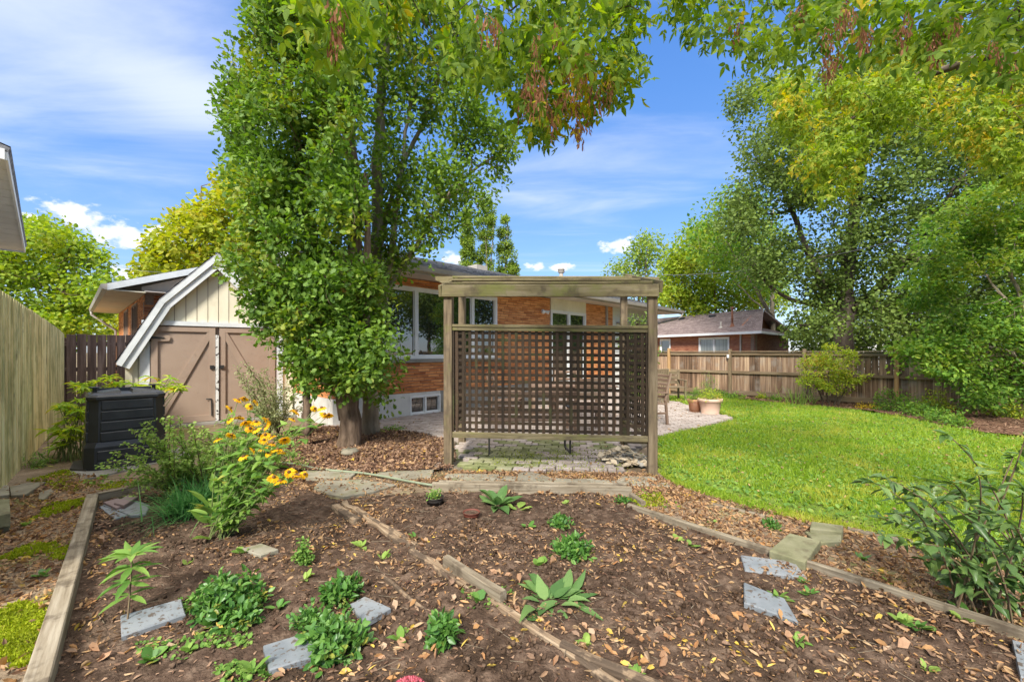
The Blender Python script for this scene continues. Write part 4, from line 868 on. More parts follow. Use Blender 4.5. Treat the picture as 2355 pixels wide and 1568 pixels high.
def right_fence():
    A = Vector((5.4, 14.9, 0)); d = Vector((.735, -.678, 0)).normalized(); n = Vector((d.y, -d.x, 0)); n = n if n.dot(-A) > 0 else -n
    th = thing('yard_fence', A, 'long brown weathered board fence with rails behind the lawn', 'fence'); t = -4.6
    while t < 12.5:
        w = .138; e = random.uniform(-.002, .002) - .028; p = A + d * (t + w / 2) + n * e + ZUP * .06; board(th, p, p + ZUP * 1.36, .018, w, m_fence_r, 'board', up=d, c=.003); t += w + .006
    for i in range(9):
        s = .1 + (i - 2) * 1.955; p = A + d * s + n * .02; tall = i in (2, 5); board(th, p, p + ZUP * (1.56 if tall else 1.52), .09, .09, m_newpost if i in (2, 5) else m_rail, 'post', up=d)
        if i < 8:
            q = A + d * (s + 1.955) + n * .02
            a, b = p + d * .047, q - d * .047
            board(th, a + ZUP * 1.37, b + ZUP * 1.37, .04, .085, m_rail, 'rail'); board(th, a + ZUP * 1.445, b + ZUP * 1.445, .12, .03, m_rail, 'cap_rail')
            board(th, a + ZUP * .80, b + ZUP * .80, .045, .085, m_rail, 'rail'); board(th, a + ZUP * .16, b + ZUP * .16, .03, .14, m_rail, 'kick_board')
    mb = MB(); p = A + d * 2.01 + n * .07 + ZUP * 1.25; mb.box(p - d * .03, d * .06, n * .02, ZUP * .1); mb.build('post_tag', m_white, th)
right_fence()

# ------------------------------------------------------------------ arbour with lattice
def arbour():
    FL, FR, BL, BR = Vector((-.79, 5.33, 0)), Vector((1.64, 4.99, 0)), Vector((-.775, 6.64, 0)), Vector((1.69, 6.45, 0)); th = thing('garden_arbour', (FL + FR) / 2, 'weathered mossy timber arbour with square lattice screen', 'arbour')
    ax = (FR - FL).normalized(); bx = (BR - BL).normalized(); n = Vector((ax.y, -ax.x, 0)); n = n if n.y < 0 else -n
    for p, top, m in ((FL, 2.14, m_post), (FR, 2.10, m_post), (BL, 2.40, m_post), (BR, 2.38, m_post)):
        w = .105 if p in (FL, FR) else .1; board(th, p, p + ZUP * top, w, w, m, 'post', up=ax, c=.006)
    mb = MB(); q = FL; mb.box(q - ax * .17 - n * .1 - ZUP * .01, ax * .22, n * .24, ZUP * .055); mb.build('footing', m_conc, th)
    # front beam, sloping side beams, rear beam with tapered tails, top slats
    a, b = FL - ax * .066 + n * .075 + ZUP * 2.195, FR + ax * .062 + n * .075 + ZUP * 2.15; board(th, a, b, .04, .145, m_beam, 'front_beam', c=.006)
    a2, b2 = BL - bx * .42 + ZUP * 2.555, BR + bx * .52 + ZUP * 2.50
    mb = MB(); dz = ZUP * .065; y = Vector((bx.y, -bx.x, 0)) * .02
    mb.prism([a2 - y + dz, b2 - y + dz, b2 - y + dz * .1, b2 - y - bx * .16 - dz, a2 - y + bx * .16 - dz, a2 - y + dz * .1], y * 2); mb.build('rear_beam', m_beam, th)
    for p, q, s in ((FL, BL, -1), (FR, BR, 1)):
        s0 = p + ax * s * .085 + n * .10 + ZUP * 2.19; s1 = q + bx * s * .03 + ZUP * 2.545; board(th, s0, s1, .035, .14, m_beam, 'side_beam')
    for f, w, hgt in ((.14, .09, .03), (.48, .09, .03), (.76, .09, .03)):
        p = (FL + ZUP * 2.19).lerp(BL + ZUP * 2.55, f) - ax * .10 + ZUP * .085; q = (FR + ZUP * 2.15).lerp(BR + ZUP * 2.50, f) + ax * .10 + ZUP * .085; board(th, p, q, w, hgt, m_beam, 'top_slat')
    # front screen: rails, frame strips, lattice of single slats
    p0, p1 = FL + ax * .054, FR - ax * .054; L = (p1 - p0).length
    def zr(z0, z1, f): return z0 + (z1 - z0) * f
    TZ = lambda f: zr(1.79, 1.75, f); BZ = lambda f: zr(.405, .415, f)
    board(th, p0 + ZUP * (TZ(0) - .02), p1 + ZUP * (TZ(1) - .02), .085, .035, m_beam, 'screen_rail'); board(th, p0 + n * .02 + ZUP * (TZ(0) - .06), p1 + n * .02 + ZUP * (TZ(1) - .06), .02, .042, m_beam, 'screen_rail')
    board(th, p0 + ZUP * BZ(0), p1 + ZUP * BZ(1), .085, .04, m_beam, 'screen_rail'); board(th, p0 + n * .025 + ZUP * (BZ(0) + .035), p1 + n * .025 + ZUP * (BZ(1) + .035), .02, .03, m_beam, 'screen_rail')
    for f, s in ((0, 1), (1, -1)):
        q = p0.lerp(p1, f) + ax * s * .013; board(th, q + n * .02 + ZUP * (BZ(f) + .05), q + n * .02 + ZUP * (TZ(f) - .09), .025, .02, m_slat, 'screen_strip', up=ax)
    nv = 28
    for i in range(nv):
        f = (i + .62) / (nv + .3); q = p0.lerp(p1, f); j = random.uniform(-.004, .004); board(th, q + n * .006 + ax * j + ZUP * (BZ(f) + .022), q + n * .006 - ax * j + ZUP * (TZ(f) - .04), .009, .037, m_slat, 'slat', up=ax, c=.002)
    for k in range(15):
        f = (k + .55) / 15.1; za, zb = BZ(0) + .03 + (TZ(0) - BZ(0) - .09) * f, BZ(1) + .03 + (TZ(1) - BZ(1) - .09) * f; board(th, p0 - n * .006 + ZUP * za, p1 - n * .006 + ZUP * zb, .009, .036, m_slat, 'slat', c=.002)
    # side screens
    for p, q in ((FL, BL), (FR, BR)):
        sd = (q - p).normalized(); u0, u1 = p + sd * .055, q - sd * .055; Ls = (u1 - u0).length; sn = Vector((sd.y, -sd.x, 0)) * .006
        board(th, u0 + ZUP * 1.77, u1 + ZUP * 1.77, .06, .035, m_beam, 'screen_rail'); board(th, u0 + ZUP * .42, u1 + ZUP * .42, .06, .04, m_beam, 'screen_rail')
        for i in range(14): f = (i + .5) / 14; w = u0.lerp(u1, f); board(th, w + sn + ZUP * .44, w + sn + ZUP * 1.75, .009, .036, m_slat, 'slat', up=sd, c=.002)
        for k in range(15): z = .47 + 1.28 * (k + .5) / 15.2; board(th, u0 - sn + ZUP * z, u1 - sn + ZUP * z, .009, .036, m_slat, 'slat', c=.002)
    board(th, BR + Vector((0, -.05, .12)), FR + Vector((0, .05, .40)), .04, .085, m_beam, 'brace')
    # heap of broken slate beside the foot is a thing of its own
    return th
arbour()

# ------------------------------------------------------------------ trees
def pw(pts, d): return smooth_path([W(x, y, dd if dd else d) for x, y, dd in [(p + (None,))[:3] for p in pts]], 5, .012)
def columnar_oak():
    b = G(805, 1030); d = b.y; poly = [(600, -330), (560, -60), (562, 60), (578, 150), (560, 230), (520, 300), (506, 380), (494, 450), (524, 520), (528, 600), (562, 680), (592, 770), (634, 830), (680, 870), (725, 895), (760, 870), (840, 890), (900, 850), (905, 760), (900, 720), (915, 690), (880, 650), (838, 560), (832, 420), (848, 250), (842, 100), (820, -100), (760, -330)]
    A = crown_pts(poly, 1250, d - .1, .9, 60); A = A[(A[:, 2] > .55)]
    low = crown_pts([(660, 760), (720, 700), (900, 700), (915, 860), (870, 900), (830, 850), (770, 900), (690, 850)], 34, d - .45, .35)
    spire = crown_pts([(520, 85), (536, 92), (556, 190), (575, 330), (530, 340), (512, 260), (528, 160)], 30, d + .2, .2)
    P = np.vstack([A, low, spire])
    tr = [(pw([(805, 1036), (806, 940), (810, 800), (818, 640), (812, 420), (800, 200), (785, -150)], d), .17, .06),
          (pw([(800, 960), (775, 850), (735, 640), (690, 380), (660, 120), (650, -150)], d), .11, .04), (pw([(702, 1000), (706, 930), (690, 840), (640, 660), (590, 440), (545, 200)], d - .1), .075, .015),
          (pw([(812, 900), (838, 760), (846, 600), (842, 400)], d - .15), .09, .03)]
    return tree('columnar_oak', b, 'dense dark columnar oak rising from the mulch beside the shed', tr, P, [dict(n=34, r=(.17, .17, .20), size=.082, shape='oak', droop=-.1, out=.9)], OAK, m_barkd, 'columnar oaks in the mulch bed', r_tip=.004, upbias=1.4, power=.42)
columnar_oak()
def pale_oak():
    b = G(852, 1003); d = b.y; poly = [(850, -300), (980, -250), (1060, -40), (1105, 120), (1098, 240), (1180, 300), (1195, 345), (1150, 370), (1142, 450), (1120, 500), (1060, 535), (1010, 575), (960, 620), (905, 660), (862, 640), (850, 400)]
    A = crown_pts(poly, 700, d + .1, 1.0, 60)
    low = crown_pts([(850, 650), (905, 680), (920, 760), (930, 850), (890, 930), (850, 900)], 26, d - .5, .5)
    tr = [(pw([(852, 1006), (850, 860), (857, 700), (868, 500), (872, 300), (884, 100), (895, -200)], d), .145, .055),
          (pw([(862, 760), (900, 650), (960, 560), (1010, 480), (1085, 395), (1180, 330)], d + .1), .055, .008),
          (pw([(862, 720), (893, 620), (910, 480), (930, 330), (955, 200)], d - .1), .07, .02), (pw([(868, 600), (905, 440), (985, 250), (1040, 60)], d + .3), .05, .015)]
    return tree('columnar_oak', b, 'pale barked oak leaning open branches over the house roof', tr, np.vstack([A, low]), [dict(n=26, r=(.18, .18, .2), size=.08, shape='oak', droop=.1, out=.8)], OAK2, m_barkl, 'columnar oaks in the mulch bed', r_tip=.0038, upbias=1.2, power=.42)
pale_oak()
def box_elder():
    base = Vector((4.3, -1.9, 0))
    P1 = crown_pts([(705, -80), (1480, -80), (1480, 50), (1425, 110), (1470, 170), (1430, 225), (1345, 280), (1320, 235), (1290, 290), (1240, 305), (1200, 270), (1150, 250), (1120, 190), (1050, 150), (985, 90), (900, 40), (840, 50), (800, 170), (765, 130), (710, 70)], 165, 2.75, .8, 60)
    P1b = crown_pts([(1090, 130), (1240, 140), (1340, 220), (1300, 290), (1240, 310), (1180, 260)], 24, 3.0, .3)
    P1c = crown_pts([(715, -30), (820, -30), (808, 150), (760, 110), (720, 90)], 9, 1.9, .2)
    P2 = crown_pts([(1545, -80), (2500, -80), (2500, 190), (2355, 140), (2290, 160), (2230, 100), (2150, 140), (2060, 90), (2000, 130), (1900, 165), (1850, 185), (1790, 160), (1700, 95), (1640, 110), (1590, 30), (1550, 70)], 165, 3.1, .8, 70)
    top = np.column_stack([rng.uniform(-1.5, 6, 230), rng.uniform(-4, 3.2, 230), rng.uniform(4.4, 7.0, 230)])
    P = np.vstack([P1, P1b, P1c, P2, top])
    S = lambda *p: smooth_path(p, 6, .02)
    tr = [(S((4.3, -1.9, 0), (4.2, -1.6, 1.6), (3.8, -1.2, 3.2), (3.0, -.2, 4.9), (2.2, 1.2, 6.2)), .24, .06), (S((3.8, -1.2, 3.2), (2.6, .6, 4.2), (1.2, 2.2, 4.75), (-.4, 3.0, 4.6)), .11, .02), (S((3.8, -1.2, 3.2), (3.6, .8, 4.3), (3.4, 2.6, 4.7), (2.8, 4.2, 4.6)), .11, .02), (S((2.6, .6, 4.2), (.8, 1.4, 4.2), (-.6, 1.9, 4.0)), .05, .012)]
    def extra(th, Q, idx):
        v, f = [], []; A, Ti = leaf_arrays(np.column_stack([rng.normal(0, .018, 26), rng.normal(0, .018, 26), -rng.random(26) * .15]), rng.normal(0, .35, (26, 3)) + np.array([0, 0, -1]), rng.normal(0, 1, (26, 3)), .046, 'samara')
        first = None
        for X, Y, d in [(765, 20, 2.3), (770, 70, 2.3), (1235, 80, 2.7), (1242, 140, 2.7), (1218, 215, 2.8), (1238, 190, 2.8), (1270, 245, 3), (1292, 205, 2.9), (1335, 185, 2.9), (1398, 190, 2.9), (1280, 50, 2.7), (1350, 260, 3), (1130, 30, 2.6), (1310, 120, 2.7), (1360, 130, 2.8), (1210, 160, 2.8), (1915, 70, 3), (1922, 130, 3.1), (1905, 150, 3.1), (1950, 20, 2.9), (2075, 40, 3), (2140, 100, 3), (2155, 60, 3), (2300, 100, 3), (2305, 140, 3.1), (1850, 10, 3), (1700, 30, 3), (2200, 20, 3), (1990, 60, 3.2)]:
            for k in range(3):
                p = W(X + rng.normal(0, 9), Y + rng.normal(0, 12), d - .45 + rng.normal(0, .12))
                if first is None: first = npmesh('seed_cluster', A, Ti, SEED, None); me = first.data; first.parent = th; first.matrix_basis = Matrix.Translation(p - wl(th)); first['kind'] = 'stuff'; continue
                o = place('seed_cluster', me, th, Matrix.Translation(p) @ Matrix.Rotation(rng.random() * 6, 4, 'Z') @ Matrix.Scale(.6 + .45 * rng.random(), 4)); o['kind'] = 'stuff'
    tree('box_elder', base, 'near box elder whose leafy seed hung branches reach in overhead', tr, P, [dict(n=11, r=(.12, .12, .12), size=.088, shape='elder', droop=1.1, out=.5, up=.5)], ELDER, m_twig, r_tip=.0040, extra=extra, power=.4, upbias=-.25)
    base = Vector((9.6, 4.4, 0))
    P3 = crown_pts([(1765, 175), (1900, 160), (2060, 150), (2500, 150), (2500, 430), (2350, 430), (2260, 390), (2150, 300), (2080, 330), (2010, 290), (1965, 350), (1972, 430), (1900, 460), (1850, 450), (1830, 370), (1800, 290), (1745, 215)], 330, 6.6, 1.0, 60)
    tr = [(S(tuple(base), (9.2, 4.6, 2.2), (8.4, 5.2, 4.4), (7.4, 6.0, 5.6), (6.0, 6.6, 5.6), (5.2, 6.6, 5.0)), .17, .015), (S((8.4, 5.2, 4.4), (8.2, 6.2, 5.6), (7.6, 6.8, 6.8)), .09, .02)]
    tree('box_elder', base, 'yellowing box elder branches drooping before the big dark tree', tr, P3, [dict(n=20, r=(.2, .2, .2), size=.10, shape='elder', droop=.9, out=.5, up=.5)], ELDERY, m_twig, r_tip=.003, power=.42, upbias=-.2)
box_elder()
def background_trees():
    S = lambda *p: smooth_path(p, 6, .03)
    d = 17; b = W(1935, 893, d); b.z = 0
    P = crown_pts([(1690, 210), (1760, 170), (1900, 140), (2100, 80), (2450, 40), (2600, 500), (2500, 880), (2150, 850), (2050, 795), (1950, 800), (1870, 785), (1800, 750), (1835, 700), (1790, 680), (1720, 630), (1650, 560), (1650, 500), (1705, 430), (1685, 330), (1680, 250)], 1750, d, 3.0, 120)
    tr = [(S(b, b + Vector((.1, 0, 3)), b + Vector((.6, .3, 6)), b + Vector((1.0, .2, 9.5)), b + Vector((1.2, 0, 12.5))), .42, .08), (S(b + Vector((.1, 0, 2.2)), b + Vector((-1.4, -.3, 5)), b + Vector((-2.6, -.3, 8))), .22, .05), (S(b + Vector((.1, 0, 2.6)), b + Vector((2.4, -.6, 5.4)), b + Vector((4.5, -.6, 8.6))), .24, .05), (S(b + Vector((.1, 0, 3)), b + Vector((-2.2, .4, 3.8)), b + Vector((-3.8, .3, 5.4))), .12, .03)]
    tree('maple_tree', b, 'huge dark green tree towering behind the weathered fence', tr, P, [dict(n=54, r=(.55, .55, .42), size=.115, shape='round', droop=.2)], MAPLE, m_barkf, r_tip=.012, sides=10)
    d = 9.3; b = W(2400, 960, d); b.z = 0
    P = np.vstack([crown_pts([(2120, 560), (2140, 500), (2210, 440), (2355, 400), (2600, 380), (2600, 960), (2355, 955), (2290, 925), (2235, 950), (2185, 890), (2150, 850), (2160, 820), (2100, 790), (2110, 740), (2070, 690), (2100, 620)], 820, d, .9, 60), crown_pts([(2070, 785), (2180, 780), (2220, 850), (2180, 880), (2080, 850)], 30, d - .2, .3)])
    tr = [(S(b, b + Vector((-.1, 0, 1.2)), b + Vector((-.5, 0, 2.6)), b + Vector((-1, .1, 4.3))), .09, .02), (S(b + Vector((-.05, 0, .6)), b + Vector((-1.0, -.1, 1.5)), b + Vector((-2.4, -.1, 1.5))), .05, .008), (S(b + Vector((0, 0, .5)), b + Vector((.5, 0, 2.2)), b + Vector((.3, .2, 4.2))), .06, .015), (S(b + Vector((-.05, 0, .9)), b + Vector((-.9, -.3, 2.2)), b + Vector((-1.7, -.3, 3.2))), .045, .01)]
    tree('serviceberry_tree', b, 'bright green bushy tree at the edge of the shrub bed', tr, P, [dict(n=36, r=(.27, .27, .16), size=.085, shape='oval', droop=.2, flat=.5)], SHRUBG, m_barkl, r_tip=.004)
    def simple(name, lab, poly, d, n, thick, leaf, size, nl, r, bark, X0=None, shape='tri', grp=None, tr0=.2, lumps=50, kind='tree'):
        p = np.array(poly); X0 = X0 or p[:, 0].mean(); b = W(X0, 900, d); b.z = 0; t = H - (p[:, 1].min() - HY) * d / F
        P = crown_pts(poly, n, d, thick, lumps); tr = [(S(b, b + Vector((.05, 0, t * .35)), b + Vector((-.1, .1, t * .6)), b + Vector((.1, 0, t * .9))), tr0, .03)]
        for q in P[rng.choice(len(P), 3, replace=False)]: tr.append((S(b + Vector((.03, 0, t * .3)), (b + Vector((.05, 0, t * .35)) + Vector(q)) / 2 + Vector((0, 0, -.3)), Vector(q)), tr0 * .4, .02))
        tree(name, b, lab, tr, P, [dict(n=nl, r=(r, r, r * .8), size=size, shape=shape, droop=.2)], leaf, bark, grp, r_tip=.01, sides=8, power=.42)
    simple('locust_tree', 'bright yellow green feathery tree behind the brown roof', [(1500, 700), (1510, 620), (1560, 560), (1600, 510), (1670, 530), (1760, 590), (1800, 640), (1810, 710), (1600, 730)], 33, 460, 3, LOCUST, .26, 34, .75, m_barkd)
    simple('locust_tree', 'thin speckled tree beside the black flue on the skyline', [(1400, 610), (1440, 580), (1460, 535), (1520, 530), (1560, 600), (1540, 700), (1440, 700), (1405, 650)], 38, 170, 2.5, POPLAR, .28, 20, .8, m_barkd)
    simple('locust_tree', 'open branched tree between feathery tree and big dark tree', [(1560, 560), (1600, 500), (1650, 440), (1720, 430), (1790, 520), (1800, 640), (1790, 690), (1730, 650), (1680, 640), (1620, 600)], 27, 190, 2.5, SHRUBG, .24, 24, .75, m_barkl, X0=1775)
    for i, (poly, lab) in enumerate((([(1062, 640), (1062, 520), (1080, 470), (1094, 540), (1096, 640)], 'short slender poplar nearest the leaning oak branches'), ([(1098, 640), (1100, 500), (1112, 432), (1138, 480), (1142, 560), (1138, 640)], 'tallest slender poplar of the three above the roof'), ([(1142, 650), (1146, 520), (1160, 482), (1180, 560), (1197, 640)], 'slender poplar standing over the lower end of the grey roof'))):
        simple('poplar_tree', lab, poly, 34 + i, 150, .7, POPLAR, .17, 34, .24, m_barkl, grp='poplars beyond the house', tr0=.15, lumps=12)
    simple('catalpa_tree', 'broad lime green tree beyond the back fence', [(-160, 600), (0, 520), (60, 503), (140, 515), (205, 545), (255, 600), (262, 680), (243, 750), (190, 790), (60, 790), (-160, 760)], 19, 420, 2.6, LIME, .16, 40, .5, m_barkd, shape='round', X0=150)
    simple('maple_tree', 'yellow green maple rising behind the low brick gable', [(305, 640), (335, 590), (372, 520), (420, 470), (480, 445), (505, 380), (570, 400), (640, 520), (640, 700), (330, 700)], 27, 380, 3, YELLO, .27, 30, .65, m_barkd, shape='round')
    simple('maple_tree', 'yellow bush tree glimpsed under the wing gutter', [(225, 790), (230, 720), (260, 700), (320, 720), (330, 790)], 30, 60, 1.5, YELLO, .26, 28, .6, m_barkd, tr0=.1, lumps=10)
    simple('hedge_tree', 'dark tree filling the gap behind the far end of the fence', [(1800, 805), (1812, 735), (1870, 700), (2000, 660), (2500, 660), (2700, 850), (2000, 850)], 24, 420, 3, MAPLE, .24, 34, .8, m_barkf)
    for x, y, r_, hz, lab in ((17.5, 8.5, 3.2, 5, 'leafy tree out of the frame beyond the end of the long fence'), (15.5, 2.5, 3.0, 4.6, 'second leafy tree out of the frame beside the yard fence'), (23, 6, 4, 6, 'tall tree out of the frame behind the fence side trees')):
        b = Vector((x, y, 0)); n = 230; c = norm(rng.normal(0, 1, (n, 3))) * rng.random((n, 1)) ** .4 * np.array([r_, r_, hz * .55]) + np.array([x, y, hz])
        tree('garden_tree', b, lab, [(S(b, b + Vector((.1, 0, hz * .5)), b + Vector((.1, .2, hz * 1.2))), .2, .05)], c, [dict(n=34, r=(.6, .6, .5), size=.26, shape='tri', droop=.2)], MAPLE, m_barkd, 'trees past the end of the fence', r_tip=.01, sides=8)
    # trees behind the viewer: they show in the window glass and shade the beds
    for x, y, lab in ((-10, -13, 'spreading garden tree out of the frame behind the viewer'), (4, -17, 'second garden tree out of the frame behind the viewer')):
        b = Vector((x, y, 0)); n = 260; c = rng.normal(0, 1, (n, 3)); c = norm(c) * rng.random((n, 1)) ** .4 * np.array([3.4, 3.0, 2.8]) + np.array([x, y, 6.2])
        tree('garden_tree', b, lab, [(S(b, b + Vector((.1, 0, 3)), b + Vector((.1, .2, 7))), .25, .06)], c, [dict(n=34, r=(.6, .6, .5), size=.26, shape='tri', droop=.2)], MAPLE, m_barkd, 'trees behind the viewer', r_tip=.01, sides=8)
background_trees()

# ------------------------------------------------------------------ smaller plants
def stemline(mb, p, q, bend, r0, r1, n=5):
    p, q = Vector(p), Vector(q); m = (p + q) / 2 + Vector(bend); pts = []
    for i in range(n + 1): t = i / n; pts.append(p * (1 - t) ** 2 + m * 2 * t * (1 - t) + q * t * t)
    mb.tube(pts, [r0 + (r1 - r0) * i / n for i in range(n + 1)], 4, cap=False); return pts
def bushy(name, base, r, h, n, label, cat, m, size=.04, shape='oval', nl=7, cr=.05, stem=m_stem, group=None, z0=.15, droop=.2, lean=(0, 0), sr=.004):
    base = Vector(base); th = thing(name, base, label, cat, group)
    c = norm(rng.normal(0, 1, (n, 3))) * rng.random((n, 1)) ** .45; c[:, 2] = np.abs(c[:, 2]) * (1 - z0) + z0 * rng.random(n)
    c = c * np.array([r, r, h]) + np.array(base[:]) + c[:, 2:3] * np.array([lean[0], lean[1], 0])
    mb = MB()
    for q in c[:: max(1, n // 40)]: stemline(mb, base + Vector((random.uniform(-.3, .3) * r, random.uniform(-.3, .3) * r, 0)), q, (0, 0, .1 * h), sr, sr * .5, 3)
    mb.build('stems', stem, th)
    V_, T_ = leaf_arrays(*clump(c, nl, (cr, cr, cr), size, shape, droop)); npmesh('foliage', V_, T_, m, th, 'stuff'); return th
def rosette(name, base, n, L, label, m, shape='oval', tilt=(.2, 1.1), group=None, cat='plant', wide=.1):
    base = Vector(base); base.z = float(gh(base.x, base.y)); th = thing(name, base, label, cat, group); a = rng.random(n) * 6.283; t = rng.uniform(tilt[0], tilt[1], n)
    D = np.column_stack([np.cos(a) * np.cos(t), np.sin(a) * np.cos(t), np.sin(t)]); P = np.array(base[:]) + D * rng.random((n, 1)) * wide * np.array([1, 1, .4]); Nn = np.column_stack([-np.cos(a) * np.sin(t) * .8, -np.sin(a) * np.sin(t) * .8, np.ones(n)])
    S = L * (.6 + .6 * rng.random(n)); V_, T_ = leaf_arrays(P, D, Nn, S, shape); npmesh('foliage', V_, T_, m, th, 'stuff'); return th
def tuft(name, base, n, L, label, m, spread=.5, wide=.06, group=None, cat='plant', lean=0):
    base = Vector(base); th = thing(name, base, label, cat, group); D = rng.normal(0, spread, (n, 3)); D[:, 2] = 1; D = norm(D); P = np.array(base[:]) + np.column_stack([rng.normal(0, wide, n), rng.normal(0, wide, n), np.zeros(n)])
    segs = []; w = L * .014
    for i in range(n):
        l = L * random.uniform(.6, 1.1); d = D[i]; side = norm(np.cross(d, [0, 0, 1.]) + 1e-6); p = P[i]; pts = []
        for k in range(6): t = k / 5; q = p + d * l * t + np.array([d[0], d[1], -1.0]) * (l * .55 * t * t * abs(1 - d[2] * .6)) ; ww = w * (1 - t * .9); pts += [q - side * ww, q + side * ww]
        segs.append(np.array(pts))
    V_ = np.vstack(segs); f = np.array([[2 * k, 2 * k + 1, 2 * k + 3] for k in range(5)] + [[2 * k, 2 * k + 3, 2 * k + 2] for k in range(5)]); T_ = (f[None] + (np.arange(n) * 12)[:, None, None]).reshape(-1, 3)
    V_[:, 2] = np.maximum(V_[:, 2], .012); npmesh('foliage', V_, T_, m, th, 'stuff'); return th
def gz(X, Y): p = G(X, Y); p.z = float(gh(p.x, p.y)); return p

g1 = 'dark leafy clumps in the soil bed'
for X, Y, r, h, n, lab in ((525, 1400, .20, .21, 105, 'largest dark leafy clump in front of the yellow flowers'), (552, 1432, .10, .10, 40, 'low dark clump just before the largest leafy clump'), (786, 1388, .115, .13, 60, 'round dark clump behind the half buried slate'), (768, 1496, .16, .13, 85, 'dark clump overhanging the two grey slates'), (712, 1445, .085, .09, 30, 'small dark clump touching the slate edge clump'), (1020, 1490, .075, .15, 42, 'upright dark clump beside the rotten timber'), (1314, 1280, .14, .12, 62, 'jagged green clump alone in the open soil'), (1290, 1212, .09, .08, 32, 'small green clump behind the jagged one'), (1775, 1216, .06, .07, 18, 'little dark weed between timber and lawn'), (1432, 1160, .06, .06, 16, 'little green sprig by the end of the far timber')):
    bushy('leafy_clump', gz(X, Y), r * .88, h * .82, n, lab, 'plant', DARKH, .042 if n > 30 else .03, 'oval', 10, .03, group=g1, z0=.25, droop=-.2)
bushy('parsley_plant', gz(698, 1305), .055, .17, 60, 'small bright ball shaped herb standing alone in the soil', 'plant', MIDH, .018, 'round', 10, .02)
rosette('comfrey_plant', gz(1255, 1392), 20, .15, 'sprawling plant with long drooping grey green leaves', BLUEH, 'ovate', (-.05, .5), wide=.13)
rosette('comfrey_plant', gz(1300, 1385), 9, .22, 'long narrow leaves lying beside the sprawling plant', BLUEH, 'lance', (.0, .5), wide=.08)
rosette('hosta_plant', gz(1143, 1165), 17, .17, 'broad leaved green plant in front of the far timber', BLUEH, 'oval', (.1, 1.0), wide=.08)
rosette('hosta_plant', gz(1190, 1175), 7, .12, 'few small leaves trailing from the broad leaved plant', GREYH, 'oval', (.1, .6), wide=.08)
# whorled lily shoot
def lily():
    b = gz(292, 1440); th = thing('lily_plant', b, 'whorled lily shoot standing above the pale slate', 'plant'); top = W(303, 1276, b.y + .12); mb = MB(); pts = stemline(mb, b, top, (.01, 0, .02), .005, .003, 8); mb.build('stem', m_stemp, th)
    Ps, Ds = [], []
    for f, n, l in ((1, 13, .15), (.82, 7, .13), (.62, 6, .11), (.42, 4, .08)):
        p = b.lerp(top, f)
        for k in range(n): a = 6.283 * k / n + f * 3; Ps.append(p[:]); Ds.append((math.cos(a), math.sin(a), .25 if f == 1 else -.1))
    n = len(Ps); V_, T_ = leaf_arrays(np.array(Ps), np.array(Ds), np.tile([0, 0, 1.], (n, 1)), .14, 'lance'); npmesh('foliage', V_, T_, MIDH, th, 'stuff')
lily()
tuft('chive_clump', gz(455, 1178), 520, .44, 'arching tuft of thin dark chives at the timber corner', CHIVE, .8, .10)
for k, (X, Y) in enumerate(((430, 1150), (520, 1160))): tuft('chive_clump', gz(X, Y), 150, .33, ('thin leaved tuft nearest the stacked slates', 'thin leaved tuft under the yellow flowers')[k], CHIVE, .8, .07)
